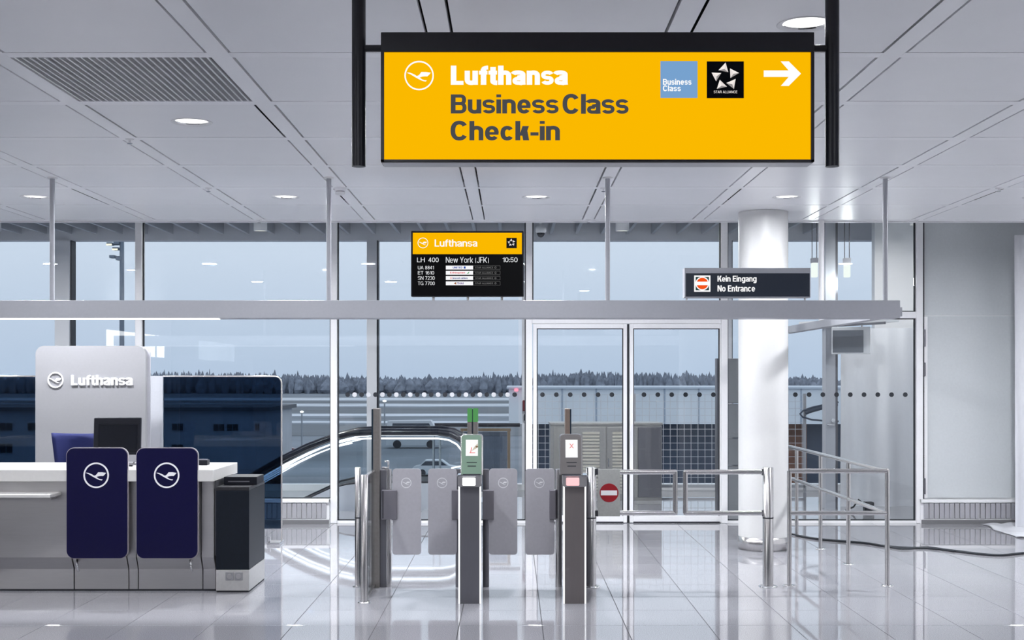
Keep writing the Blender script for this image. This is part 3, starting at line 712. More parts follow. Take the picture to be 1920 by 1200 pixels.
# far right: unfinished passage seen through the glass
dp = thing('door_frame', (X(1558, 17.5), 17.5, 0), 'grey steel door frame post with lever handle behind the glass', 'door frame')
part('jamb', MB().box(X(1545, 17.5), X(1563, 17.5), 17.4, 17.6, 0, 4.0), M_beam, dp)
part('leaf_edge', MB().box(X(1563, 17.5), X(1569, 17.5), 17.45, 17.55, 0, 3.95), M_dsteel, dp)
part('handle', MB().tube([(X(1561, 17.4), 17.38, Z(796, 17.4)), (X(1561, 17.4), 17.32, Z(796, 17.4)), (X(1548, 17.4), 17.32, Z(796, 17.4))], .012, 8).cyl((X(1561, 17.4), 17.36, Z(788, 17.4)), (X(1561, 17.4), 17.40, Z(788, 17.4)), .025, 12), M_chrome, dp)
def wavy(mb, x0, x1, y, z0, z1, amp, wl, nx=60, nz=24, seed=1, th=.006):
    rr = random.Random(seed); ph = [rr.uniform(0, 6) for _ in range(4)]
    f = lambda u, v: amp * (math.sin(u * wl + ph[0] + .5 * math.sin(v * 2 + ph[1])) + .5 * math.sin(u * wl * 2.3 + ph[2] + v * .8))
    def sheet(o): return [(x0 + (x1 - x0) * i / nx + o * 0, y + f(x0 + (x1 - x0) * i / nx, z0 + (z1 - z0) * j / nz) + o, z0 + (z1 - z0) * j / nz) for j in range(nz + 1) for i in range(nx + 1)]
    fs = [(j * (nx + 1) + i, j * (nx + 1) + i + 1, (j + 1) * (nx + 1) + i + 1, (j + 1) * (nx + 1) + i) for j in range(nz) for i in range(nx)]
    mb.add(sheet(0), fs, True); mb.add(sheet(th), fs, True)
    return mb
solo('plastic_curtain', wavy(MB(), X(1575, 17.8), 5.95, 17.8, 0.0, 2.48, .035, 9, seed=4), M_pcurt, 'white plastic dust curtain hanging behind the right glass bay', 'plastic sheet', (5.2, 17.8, 0))
solo('wall_passage', MB().box(X(1640, 18.1), 8, 18.1, 18.25, 0, 4.4), M_white, 'white wall behind the plastic curtain', 'wall', (6, 18.1, 0), kind='structure')
sb = thing('soffit_beam', (4.6, 17, 2.5), 'white oblique soffit beam above the hanging monitor', 'beam')
cxm, cym, ang = (X(1509, 18) + 4.85) / 2, 17.15, math.atan2(-1.7, 4.85 - X(1509, 18))
L_ = math.hypot(1.7, 4.85 - X(1509, 18)) / 2
part('box', MB().box(cxm - L_, cxm + L_, cym - .1, cym + .1, 2.50, 2.57).rotz(cxm, cym, ang), M_white, sb)
part('track', MB().box(cxm - L_, cxm + L_, cym - .13, cym - .11, 2.47, 2.50).rotz(cxm, cym, ang), M_dsteel, sb)
hm = thing('hanging_monitor', (X(1596, 16.9), 16.9, 2.1), 'grey flat monitor hanging from the soffit behind the right glass', 'monitor')
mcx = X(1597, 16.9); a_ = -.35
part('casing', MB().box(mcx - .26, mcx + .24, 16.9, 16.96, Z(664, 16.9), Z(613, 16.9), .006).rotz(mcx, 16.9, a_), M_white, hm)
part('screen', MB().box(mcx - .245, mcx + .15, 16.892, 16.9, Z(661, 16.9), Z(619, 16.9)).rotz(mcx, 16.9, a_), mat('dull_screen', (.16, .17, .20), .3), hm)
for dx in (-.16, .13): part('hanger', MB().cyl((mcx + dx, 16.93 - dx * .36, Z(614, 16.9)), (mcx + dx, 16.93 - dx * .36, 2.56), .012, 8), M_steel, hm)
for p, lab in ((1527, 'lit white glass pendant lamp just right of the column'), (1588, 'lit white glass pendant lamp over the passage door')):
    xx = X(p, 17.2); t = thing('pendant_lamp', (xx, 17.2, Z(520, 17.2)), lab, 'lamp', 'pendant lamps behind the right glass')
    part('cap', MB().box(xx - .045, xx + .045, 17.155, 17.245, Z(493, 17.2), Z(484, 17.2), .004), M_beam, t)
    part('shade', MB().box(xx - .04, xx + .04, 17.16, 17.24, Z(520, 17.2), Z(493, 17.2), .012), emat('pendant_glow', (.95, 1, .92), 1.1), t)
    pl_ = bpy.data.lights.new('pendant_beam', 'POINT'); pl_.energy = 6; pl_.shadow_soft_size = .05; pl_.color = (.98, 1, .97)
    po_ = bpy.data.objects.new('lamp_light', pl_); COL.objects.link(po_); po_.parent = t; po_.location = (0, 0, -.06)
    for s_ in (-.032, .032): part('wire', MB().cyl((xx + s_, 17.2, Z(484, 17.2)), (xx + s_, 17.2, 4.42), .006, 6), M_dsteel, t)
pk = thing('power_adapter', (X(1627, 17.6), 17.0, 0), 'small black power adapter on the floor behind the right glass', 'adapter')
yk = 17.1
part('box', MB().box(X(1620, yk), X(1637, yk), yk - .06, yk + .06, 0, .13, .01), M_black, pk)
part('lead', MB().tube([(X(1620, yk), yk, .1), (X(1610, yk), yk, .16), (X(1600, yk), yk, .06), (X(1590, yk), yk + .1, .012)], .012, 8), M_black, pk)
cv = thing('security_camera', (X(1014, 17), 17, Z(444, 17)), 'white dome security camera under the slatted ceiling', 'camera')
xx = X(1014, 17)
part('stem', MB().cyl((xx, 17, Z(425, 17)), (xx, 17, 4.42), .02, 10), M_white, cv)
part('housing', MB().lathe([(.0005, Z(421, 17)), (.045, Z(422, 17)), (.07, Z(427, 17)), (.072, Z(434, 17)), (.055, Z(437, 17))], xx, 17, 24), M_white, cv)
part('dome', MB().lathe([(.055, Z(436, 17)), (.05, Z(440, 17)), (.03, Z(444, 17)), (.0005, Z(445.5, 17))], xx, 17, 24), mat('smoked_dome', (.01, .012, .02), .1), cv)
cl = thing('can_light', (X(1167, 17.3), 17.3, Z(433, 17.3)), 'white cylindrical can light under the slatted ceiling right of the camera dome', 'ceiling light')
xx = X(1167, 17.3)
part('can', MB().lathe([(.075, Z(433, 17.3)), (.09, Z(433, 17.3)), (.09, 4.42)], xx, 17.3, 28), M_white, cl)
tag(cl, group='can lights of the gallery'); part('lens', MB().lathe([(.0005, Z(432, 17.3)), (.075, Z(432.4, 17.3))], xx, 17.3, 28), emat('can_glow', (1, .97, .9), .9), cl)

def small_lamp(parent, loc, watts, size, col=(1, .98, .95)):
    ld = bpy.data.lights.new('lamp_beam', 'AREA'); ld.shape = 'DISK'; ld.size = size; ld.energy = watts; ld.color = col
    lo = bpy.data.objects.new('lamp_light', ld); COL.objects.link(lo); lo.parent = parent
    g = ORG[parent]; lo.location = (loc[0] - g[0], loc[1] - g[1], loc[2] - g[2])
small_lamp(cl, (X(1167, 17.3), 17.3, Z(434, 17.3)), 90, .15)
for xg, yg in ((-7.0, 17.3), (-3.4, 17.3), (5.25, 16.6)):  # extra cans added to brighten the gallery posts and the curtain
    c2 = copy_tree(cl, (xg, yg, cl.location.z)); c2['label'] = 'added white can light under the slatted ceiling, %s' % {-7.0: 'far left beside the first rod', -3.4: 'between the two left rods', 5.25: 'above the plastic curtain'}[xg]
    if xg > 5:
        for q_ in c2.children:
            if q_.type == 'LIGHT': q_.data = q_.data.copy(); q_.data.energy = 28

# ------------------------------------------------------------------ WHITE COLUMN
cd = 13.386; cx_ = X(1431, cd); cr = 46 * cd / FPX
co = thing('column', (cx_, cd, 0), 'round white column with steel base ring', 'column')
part('shaft', MB().lathe([(cr, .10), (cr, CEIL - .002)], cx_, cd, 64), mat('column_white', (.62, .62, .62), .4, noise=.01), co)
part('base_ring', MB().lathe([(cr - .01, .0), (cr + .006, .0), (cr + .006, .135), (cr - .001, .138)], cx_, cd, 64), M_steel, co)

# ------------------------------------------------------------------ PORTAL BEAM
BY = 11.0
pb = thing('portal_beam', (-2, BY, Z(597, BY)), 'long grey beam hung on rods across the hall with a light strip below', 'beam')
part('profile', MB().box(X(-420, BY), X(1688, BY), BY, BY + .26, Z(596.5, BY), Z(563, BY), .004), M_beam, pb)
for p in (-430 + 0, 94, 615, 1140, 1663):
    if p < 0: continue
    rd = part('rod', MB().cyl((X(p, BY), BY + .05, Z(563, BY)), (X(p, BY), BY + .05, CEIL), .021, 16), M_beam, pb)
    part('rosette', MB().lathe([(.02, CEIL - .01), (.045, CEIL - .008), (.045, CEIL)], X(p, BY), BY + .05, 20), M_white, rd)
part('light_strip', MB().box(X(-420, BY), X(408, BY), BY + .004, BY + .10, Z(598.6, BY), Z(596.5, BY)), emat('beam_led', (1, 1, 1), 2.2), pb)
xr2 = X(1540, 14.0)
part('rod', MB().cyl((xr2, 14.0, 2.40), (xr2, 14.0, CEIL), .03, 16), M_frame, pb)
part('return_arm', MB().box(xr2 - .05, xr2 + .05, BY + .262, YF - .07, 2.33, 2.41), M_beam, pb)

# ------------------------------------------------------------------ BIG YELLOW SIGN
D = 5.4; s_ = D / FPX
ys = thing('overhead_sign', (X(1120, D), D, Z(303, D)), 'large backlit yellow business class check-in sign in black frame', 'sign')
fx0, fx1, fz0, fz1 = X(714, D), X(1527, D), Z(303, D), Z(60, D)
part('frame', MB().box(fx0, fx1, D, D + .12, Z(97, D), fz1, .003).box(fx0, X(720, D), D, D + .12, fz0, Z(97, D)).box(X(1521, D), fx1, D, D + .12, fz0, Z(97, D))
     .box(fx0, fx1, D, D + .12, fz0, Z(299, D)).box(fx0, fx1, D + .07, D + .12, fz0, fz1), M_blackm, ys)
part('underside', MB().box(fx0 + .004, fx1 - .004, D + .012, D + .118, fz0 - .004, fz0 - .0005), mat('sign_aluminium', (.5, .5, .53), .35, .3), ys)
part('lit_panel', MB().box(X(720, D), X(1521, D), D + .012, D + .03, Z(299, D), Z(97, D)), M_lit_y, ys)
yf = D + .012
b = MB(); crane(b, X(785.5, D), Z(140.5, D), 26.3 * s_, yf, w=.10); part('emblem', b, M_lit_w, ys, 'white crane in a ring')
b = MB(); text(b, 'Lufthansa', X(845, D), X(1065, D), Z(158.5, D), Z(122, D), yf, .235, gap=.045); part('lettering', b, M_lit_w, ys)
b = MB(); text(b, 'Business', X(845, D), X(1047.5, D), Z(212, D), Z(176, D), yf, .2, gap=.05); part('lettering', b, M_lit_g, ys)
b = MB(); text(b, 'Class', X(1055, D), X(1179, D), Z(212.5, D), Z(175, D), yf, .2, gap=.05); part('lettering', b, M_lit_g, ys)
b = MB(); text(b, 'Check-in', X(844.5, D), X(1050, D), Z(262.5, D), Z(225.5, D), yf, .2, gap=.05); part('lettering', b, M_lit_g, ys)
bp = part('blue_square', MB().box(X(1239, D), X(1308.5, D), yf - .002, yf, Z(182.5, D), Z(113.5, D)), M_lit_b, ys)
b = MB(); text(b, 'Business', X(1243.5, D), X(1297, D), Z(158, D), Z(147, D), yf - .002, .185, .001); part('lettering', b, M_lit_w, bp)
b = MB(); text(b, 'Class', X(1243.5, D), X(1277, D), Z(170, D), Z(159, D), yf - .002, .185, .001); part('lettering', b, M_lit_w, bp)
bk = part('black_square', MB().box(X(1326, D), X(1395.5, D), yf - .002, yf, Z(183, D), Z(114, D)), M_lit_k, ys)
b = MB(); star5(b, X(1360.5, D), Z(141.5, D), 25.5 * s_, yf - .002, .002); part('star_emblem', b, STAR_M, bk, 'ring of five silver pyramids')
b = MB(); text(b, 'STAR ALLIANCE', X(1339, D), X(1383, D), Z(173.8, D), Z(169, D), yf - .002, .11, .001, .15); part('lettering', b, STAR_M[0], bk)
b = MB()
b.prism([(X(px, D), Z(py, D)) for px, py in ((1433, 131), (1480, 131), (1465, 114), (1480, 114), (1503, 137), (1480, 160), (1465, 160), (1480, 143), (1433, 143))], yf - .002, yf)
part('arrow', b, M_lit_w, ys, 'white arrow pointing right')
for a, c0, c1 in ((669.5, 681, 715), (1567, 1526, 1556)):
    part('pole', MB().cyl((X(a, D), D + .06, Z(308, D)), (X(a, D), D + .06, CEIL), 13.2 * s_, 24), M_blackm, ys)
    part('connector', MB().cyl((X(c0, D), D + .06, Z(84, D)), (X(c1, D), D + .06, Z(84, D)), 6.6 * s_, 14), M_blackm, ys)

# ------------------------------------------------------------------ FLIGHT DISPLAY
D = 11.0; s_ = D / FPX
fd = thing('flight_display', (X(876, D), D, Z(563, D)), 'black flight information screen with yellow header standing on the beam', 'screen')
part('housing', MB().box(X(770.5, D), X(982, D), D + .004, D + .10, Z(556, D), Z(433, D), .006), M_black, fd)
for p in (812, 877, 941): part('stand', MB().cyl((X(p, D), D + .06, Z(563.5, D)), (X(p, D), D + .06, Z(555, D)), .011, 10), M_steel, fd)
part('header_field', MB().box(X(774, D), X(978.5, D), D, D + .005, Z(476.5, D), Z(436.5, D)), M_lit_y, fd)
part('screen', MB().box(X(773, D), X(979.5, D), D + .001, D + .005, Z(554, D), Z(476.5, D)), mat('screen_black', (.001, .001, .002), .5, spec=.08), fd)
b = MB(); crane(b, X(793, D), Z(455.5, D), 9.3 * s_, D, .002, .12); text(b, 'Lufthansa', X(815, D), X(895, D), Z(462.5, D), Z(449, D), D, .165, gap=.06); part('header_lettering', b, M_lit_w, fd)
bk = part('black_square', MB().box(X(949.5, D), X(969, D), D - .002, D, Z(465.5, D), Z(446, D)), M_lit_k, fd)
b = MB(); star5(b, X(959, D), Z(454.5, D), 7 * s_, D - .002, .001); part('star_emblem', b, STAR_M, bk)
b = MB()
for t_, a, c, z0, z1 in (('LH', 782, 796.5, 491.5, 483), ('400', 803, 822.5, 491.5, 483), ('New York (JFK)', 836, 916.5, 493.3, 482), ('10:50', 942, 970.5, 491.5, 482.7),
                         ('UA 8841', 783.5, 813.5, 505, 498.5), ('ET 1610', 783.5, 814, 514.8, 508.3), ('SN 7230', 783.5, 815, 524.8, 518), ('TG 7700', 783.5, 815, 534.6, 528)):
    b = MB(); text(b, t_, X(a, D), X(c, D), Z(z0, D), Z(z1, D), D + .001, .115)
    part('flight_lettering', b, emat('screen_white', (.80, .82, .84), 1.), fd)
airl = [('UNITED', (.01, .06, .35), 849, 867), ('Ethiopian', (.75, .08, .10), 844, 872), ('brussels airlines', (.03, .05, .25), 849, 877), ('THAI', (.12, .04, .25), 857, 869)]
for i, (nm, colr, a, c) in enumerate(airl):
    zc = 501.7 + 9.85 * i
    bar = part('airline_bar', MB().box(X(836, D), X(887, D), D - .001, D + .001, Z(zc + 3.6, D), Z(zc - 3.6, D)), emat('bar_white', (.95, .95, .97), 1.), fd)
    b = MB(); text(b, nm, X(a, D), X(c, D), Z(zc + 1.8, D), Z(zc - 1.8, D), D - .001, .2, .0008); part('airline_lettering', b, emat('airline_ink_%d' % i, colr), bar)
    b = MB()
    if i == 0: b.box(X(869.5, D), X(873, D), D - .0018, D - .001, Z(zc + 2, D), Z(zc - 2, D))
    if i == 1: b.prism([(X(875, D), Z(zc + 2, D)), (X(880, D), Z(zc - 2.6, D)), (X(879, D), Z(zc + 1, D))], D - .0018, D - .001)
    if i == 2:
        for q in range(6): b.box(X(844 + (q % 3) * 1.4, D), X(844.9 + (q % 3) * 1.4, D), D - .0018, D - .001, Z(zc + 1.5 - 2 * (q // 3), D), Z(zc + .4 - 2 * (q // 3), D))
    if i == 3: b.prism([(X(850.5, D), Z(zc, D)), (X(855.5, D), Z(zc - 2.4, D)), (X(855.5, D), Z(zc + 2.4, D))], D - .0018, D - .001)
    part('airline_mark', b, emat('airline_mark_%d' % i, [(.01, .06, .35), (.05, .35, .08), (.75, .08, .10), (.30, .10, .03)][i]), bar)
    ob_ = MB(); z0_, z1_ = Z(zc + 3.6, D), Z(zc - 3.6, D); e = .0018
    ob_.box(X(887, D), X(938, D), D - .001, D + .001, z0_, z0_ + e).box(X(887, D), X(938, D), D - .001, D + .001, z1_ - e, z1_).box(X(938, D) - e, X(938, D), D - .001, D + .001, z0_, z1_)
    text(ob_, 'STAR ALLIANCE', X(891, D), X(924.5, D), Z(zc + 1.6, D), Z(zc - 1.6, D), D + .001, .16, .001, .12)
    ob_.ring(X(929, D), Z(zc, D), 1.1 * s_, 1.8 * s_, D - .001, D + .001, 16)
    part('partner_lettering', ob_, emat('screen_grey', (.16, .16, .16), 1.), fd)

# ------------------------------------------------------------------ NO ENTRANCE SIGN
ns = thing('no_entrance_sign', (X(1401, D), D, Z(563, D)), 'dark no entrance sign with round red symbol standing on the beam', 'sign')
part('housing', MB().box(X(1283.5, D), X(1520, D), D + .004, D + .12, Z(558, D), Z(502, D), .003), M_beam, ns)
part('face', MB().box(X(1286, D), X(1518, D), D, D + .006, Z(556, D), Z(512.3, D)), mat('sign_slate', (.018, .026, .042), .35, noise=.03), ns)
for p in (1289, 1512): part('foot', MB().cyl((X(p, D), D + .06, Z(563.5, D)), (X(p, D), D + .06, Z(557, D)), .008, 8), M_steel, ns)
py = part('pictogram', MB().box(X(1301.5, D), X(1332, D), D - .002, D, Z(547, D), Z(516.5, D)), M_lit_w, ns, 'white square with red barred disc')
part('green_field', MB().box(X(1304.2, D), X(1329.3, D), D - .003, D - .002, Z(544.3, D), Z(519.2, D)), mat('sign_green', (.01, .07, .06), .4), py)
part('white_disc', MB().disc(X(1316.7, D), Z(531.7, D), 12.8 * s_, D - .004, D - .003), M_lit_w, py)
part('red_disc', MB().disc(X(1316.7, D), Z(531.7, D), 10.8 * s_, D - .005, D - .004), emat('sign_red', (.90, .09, .01), 1.), py)
part('white_bar', MB().box(X(1305.5, D), X(1328, D), D - .006, D - .005, Z(534.8, D), Z(528.2, D)), M_lit_w, py)
b = MB(); text(b, 'Kein Eingang', X(1345.3, D), X(1418.5, D), Z(531, D), Z(517, D), D, .19, gap=.06); part('lettering', b, M_lit_w, ns)
b = MB(); text(b, 'No Entrance', X(1345.3, D), X(1415.5, D), Z(546.8, D), Z(535, D), D, .19, gap=.06)
part('lettering', b, M_lit_w, ns)

# ------------------------------------------------------------------ CHECK-IN COUNTER
FY = 10.74
cn = thing('check_in_counter', (-4.2, 11.0, 0), 'steel fronted check-in counter with white top and navy emblem panels', 'counter')
XL, XR = -6.6, X(403, 10.68)
part('worktop', MB().box(XL, X(400, 10.6), 10.6, 11.53, Z(903, 10.6), Z(881, 10.6), .004), M_top, cn)
part('body', MB().box(XL, XR, 10.72, 11.45, .30, .925).box(XL, XR, 10.76, 11.42, .015, .30), M_dsteel, cn)
part('shadow_base', MB().box(XL, XR, FY + .005, 11.4, 0, .016), M_gasket, cn)
segs = [(-330, 5), (5, 135), (137.5, 238), (240, 256), (258, 377), (379.5, 402)]
for a, c in segs:
    xa, xb = X(a, 10.7), X(c, 10.7)
    part('front_panel', MB().add([(xa, 10.68, .925), (xb, 10.68, .925), (xb, 10.68, .29), (xa, 10.68, .29), (xb, 10.74, .185), (xa, 10.74, .185), (xb, 10.74, .016), (xa, 10.74, .016),
                                  (xa, 10.76, .925), (xb, 10.76, .925), (xb, 10.76, .016), (xa, 10.76, .016)],
                                 [(0, 3, 2, 1), (3, 5, 4, 2), (5, 7, 6, 4), (8, 9, 10, 11), (0, 8, 11, 7, 5, 3), (1, 2, 4, 6, 10, 9), (0, 1, 9, 8), (7, 11, 10, 6)]), M_steelf, cn)
for a, c, ex in ((125.5, 239, 181), (256.5, 370.5, 313)):
    d_ = 10.6
    np_ = part('emblem_panel', MB().rplate(X(a, d_), X(c, d_), Z(1046.5, d_), Z(840.5, d_), d_ - .008, d_ - .0, .062, n=10), M_navy, cn, 'navy panel with rounded corners')
    part('rim', MB().rplate(X(a, d_) - .006, X(c, d_) + .006, Z(1046.5, d_) - .004, Z(840.5, d_) + .006, d_ + .0005, d_ + .022, .066, n=10), mat('panel_rim', (.50, .46, .50), .3, .5), np_)
    b = MB(); crane(b, X(ex, d_), Z(891, d_), 22.5 * d_ / FPX, d_ - .008, .002, .13); part('emblem', b, M_w, np_, 'white crane in a ring')
    for q in (a + 20, c - 20): part('bracket', MB().box(X(q, d_) - .02, X(q, d_) + .02, d_ + .02, 10.685, .5, .8), M_dsteel, cn)
for p in (149, 361):
    xx = X(p, 10.68); part('bag_hook', MB().tube([(xx - .008, 10.70, .262), (xx - .008, 10.64, .27), (xx, 10.615, .24), (xx + .004, 10.62, .20), (xx + .004, 10.645, .185)], .011, 8), M_chrome, cn)
part('bag_shelf', MB().box(-6.6, X(96, 10.45), 10.42, 10.69, Z(934, 10.42), Z(934, 10.42) + .03, .008), M_top, cn)
part('shelf_arm', MB().box(X(60, 10.6), X(100, 10.6), 10.55, 10.69, Z(936, 10.6), Z(934, 10.6) + .02), M_steelf, cn)

# dark cabinet at the counter's end
db = thing('end_cabinet', (-2.32, 11.0, 0), 'black laminate cabinet with steel plinth at the counter end', 'cabinet')
ca, cbx, cy0, cy1 = X(405, 10.66), X(467, 10.66), 10.66, 11.33
zt_ = Z(913, 10.66); zp = Z(1068, 10.66)
part('body', MB().box(ca, cbx, cy0, cy1, zp, zt_ - .03, .003), M_cab, db)
part('top', MB().box(ca, cbx, cy0, cy1, zt_ - .028, zt_, .003), mat('cabinet_top', (.02, .02, .024), .3, noise=.05), db)
part('plinth', MB().box(ca, cbx, cy0 + .001, cy1, .016, zp - .002), mat('plinth_steel', (.62, .61, .60), .4, .8, noise=.04), db)
part('shadow_base', MB().box(ca + .005, cbx - .005, cy0 + .01, cy1, 0, .016), M_gasket, db)
for p in (430.5, 447.5):
    so = part('socket', MB().box(X(p, cy0) - .034, X(p, cy0) + .034, cy0 - .006, cy0, Z(1088, cy0), Z(1073, cy0), .003), M_panel, db)
    part('socket_insert', MB().disc(X(p, cy0), Z(1080.5, cy0), .022, cy0 - .008, cy0 - .006, 18), M_steelf, so)
dv = thing('document_printer', (X(452, 10.95), 10.95, zt_), 'flat black printer tray lying on the end cabinet', 'printer')
part('body', MB().box(X(422, 10.9), X(484, 10.9), 10.85, 11.15, zt_, zt_ + .07, .006), M_black, dv)
part('slot', MB().box(X(430, 10.9), X(470, 10.9), 10.848, 10.852, zt_ + .025, zt_ + .035), M_dsteel, dv)

# things on and behind the counter
zc_ = Z(881, 10.6)
mo = thing('computer_monitor', (X(222, 11.25), 11.25, zc_), 'black computer monitor standing on the counter', 'monitor')
md = 11.25; a_ = .12; mx_ = X(219.5, md)
part('case', MB().box(mx_ - .205, mx_ + .20, md, md + .04, Z(853, md), Z(783.5, md), .008).shear_y(1.1, .12).rotz(mx_, md, a_), M_black, mo)
part('back_panel', MB().box(mx_ - .16, mx_ + .17, md - .012, md + .001, Z(846, md), Z(796, md), .006).shear_y(1.1, .12).rotz(mx_, md, a_), mat('monitor_black', (.003, .004, .008), .3, spec=.2, noise=.05), mo)
part('stand', MB().box(mx_ - .04, mx_ + .04, md + .01, md + .04, zc_ + .01, zc_ + .2).box(mx_ - .06, mx_ + .19, md - .08, md + .1, zc_, zc_ + .018, .004), M_panel, mo)
kb = thing('card_reader', (X(388, 11.2), 11.2, zc_), 'small black reader on the counter beside the right navy panel', 'reader')
part('body', MB().box(X(371, 11.2), X(391, 11.2), 11.15, 11.25, zc_, zc_ + .045, .005), M_black, kb)
part('keypad', MB().box(X(373, 11.2), X(388, 11.2), 11.16, 11.24, zc_ + .045, zc_ + .05), M_dsteel, kb)
ms = thing('pen', (X(246, 11.0), 11.0, zc_), 'small black pen with cord between the navy panels', 'pen')
part('barrel', MB().cyl((X(240, 11.0), 11.0, zc_ + .008), (X(249, 11.0), 10.99, zc_ + .008), .007, 8), M_black, ms)
part('cord', MB().tube([(X(249, 11.0), 10.99, zc_ + .008), (X(252, 11.05), 11.08, zc_ + .02), (X(248, 11.1), 11.15, zc_ + .03), (X(243, 11.1), 11.2, zc_ + .006)], .003, 6), M_dsteel, ms)
# office chair
ch = thing('office_chair', (X(150, 12.1), 12.1, 0), 'dark blue fabric office chair behind the counter', 'chair')
cd_ = 12.1; b = MB(); n = 14
xa, xb, z0_, z1_ = X(103, cd_), X(200, cd_), .72, Z(811, cd_)
vs = []
for th in (0, .05):
    for j in range(9):
        for i in range(n + 1):
            u = i / n * 2 - 1; v = j / 8; w_ = .80 + .20 * v
            vs.append(((xa + xb) / 2 + u * (xb - xa) / 2 * w_, cd_ - .10 * u * u + th + .05 * (1 - v), z0_ + (z1_ - z0_) * v - (.012 * (1 - u * u) if j == 8 else 0)))
m_ = (n + 1) * 9
fs = [(o_ + j * (n + 1) + i, o_ + j * (n + 1) + i + 1, o_ + (j + 1) * (n + 1) + i + 1, o_ + (j + 1) * (n + 1) + i) for o_ in (0, m_) for j in range(8) for i in range(n)]
fs += [(8 * (n + 1) + i, 8 * (n + 1) + i + 1, m_ + 8 * (n + 1) + i + 1, m_ + 8 * (n + 1) + i) for i in range(n)] + [(i, i + 1, m_ + i + 1, m_ + i) for i in range(n)]
for j in range(8): fs += [(j * (n + 1), (j + 1) * (n + 1), m_ + (j + 1) * (n + 1), m_ + j * (n + 1)), (j * (n + 1) + n, (j + 1) * (n + 1) + n, m_ + (j + 1) * (n + 1) + n, m_ + j * (n + 1) + n)]
b.add(vs, fs, True); part('backrest', b, M_navyf, ch)
ccx = (xa + xb) / 2
part('seat', MB().box(ccx - .24, ccx + .24, cd_ - .42, cd_ + .02, .56, .64, .03, 3), M_navyf, ch)
part('stem', MB().cyl((ccx, cd_ - .2, .1), (ccx, cd_ - .2, .56), .028, 12).box(ccx - .03, ccx + .03, cd_ - .05, cd_ + .08, .58, .85), M_black, ch)
for i in range(5):
    a = 2 * PI * i / 5 + .3; ex, ey = ccx + .3 * math.cos(a), cd_ - .2 + .3 * math.sin(a)
    lg = part('leg', MB().tube([(ccx, cd_ - .2, .12), (ex, ey, .075)], .02, 8), M_black, ch)
    part('castor', MB().cyl((ex - .02, ey, .03), (ex + .02, ey, .03), .03, 12), M_black, lg)

# back wall panel with raised emblem
d_ = 13.1; bw = thing('desk_back_panel', (X(171, d_), d_, 0), 'pale grey rounded desk back panel with raised white airline emblem', 'panel')
part('board', MB().rplate(X(66.5, d_), X(273, d_), .0, Z(648.5, d_), d_, d_ + .07, .085, (1, 1, 0, 0), 10), M_panel, bw)
part('edge_band', MB().rplate(X(66.5, d_) + .006, X(277.5, d_), .0, Z(649, d_), d_ + .0705, d_ + .10, .085, (1, 1, 0, 0), 10), mat('edge_grey', (.36, .36, .40), .4, noise=.02), bw)
b = MB(); crane(b, X(104.5, d_), Z(712.5, d_), 13.7 * d_ / FPX, d_, .012, .15); part('emblem', b, M_w, bw)
b = MB(); text(b, 'Lufthansa', X(134, d_), X(249, d_), Z(722.5, d_), Z(703, d_), d_, .20, .014, .055); part('lettering', b, M_w, bw)

# tinted glass screens
d_ = 13.77
def tint_screen(p0, p1, corners, label, post):
    t = thing('tinted_screen', (X((p0 + p1) / 2, d_), d_, 0), label, 'glass screen', 'blue tinted glass screens behind the desk')
    part('pane', MB().rplate(X(p0, d_), X(p1, d_), Z(991, d_), Z(705.5, d_), d_ - .005, d_ + .005, .075, corners, 10), M_tint, t)
    edge = MB()
    if corners[1]:
        P = [(X(p0, d_), Z(705.5, d_))]
        for i in range(9):
            a = PI / 2 - PI / 2 * i / 8; P.append((X(p1, d_) - .075 + .075 * math.cos(a), Z(705.5, d_) - .075 + .075 * math.sin(a)))
        P.append((X(p1, d_), .03))
    else: P = [(X(p0, d_), Z(705.5, d_)), (X(p1, d_), Z(705.5, d_))]
    edge.tube([(x, d_, z) for x, z in P], .009, 8); part('steel_edge', edge, mat('edge_steel', (.75, .72, .70), .2, .9), t)
    if post: part('post', MB().box(X(274, d_), X(303, d_), d_ - .03, d_ + .03, 0, Z(705, d_)).box(X(303, d_), X(306.5, d_), d_ - .035, d_ + .03, 0, Z(705, d_)), M_beam, t)
    return t
ts = tint_screen(306, 528, (0, 1, 0, 0), 'blue tinted glass screen with rounded corner right of the desk panel', True)
part('foot', MB().box(X(504, d_), X(529, d_), d_ - .12, d_ + .12, 0.0, .03, .006).box(X(503, d_), X(507, d_), d_ - .02, d_ + .02, .03, .08), M_chrome, ts)
t2 = tint_screen(-420, 66, (0, 0, 0, 0), 'blue tinted glass screen at the far left of the desk', False)
part('foot', MB().box(X(-40, d_), X(-20, d_), d_ - .12, d_ + .12, 0.0, .03, .006).box(X(-32, d_), X(-28, d_), d_ - .02, d_ + .02, .03, Z(990, d_)), M_chrome, t2)

# ------------------------------------------------------------------ BOARDING GATES
GY = 10.93; GS = GY / FPX
FW = 10.13; FS = FW / FPX
def wing(parent, p0, p1, logo, rs, bx0, bx1):
    w = part('wing', MB().rplate(X(p0, GY), X(p1, GY), Z(1039.5, GY), Z(878.5, GY), GY - .02, GY - .008, .028, rs, 6), M_wing, parent, 'grey swing wing with white crane emblem')
    b = MB(); crane(b, X(logo, GY), Z(905, GY), 9.0 * GS, GY - .02, .0015, .12); part('emblem', b, M_w, w)
    part('hinge_plate', MB().box(X(bx0, GY), X(bx1, GY), GY - .045, GY + .03, Z(973.5, GY), Z(918, GY), .006), mat('hinge_grey', (.22, .21, .24), .35, .5), parent)
    return w
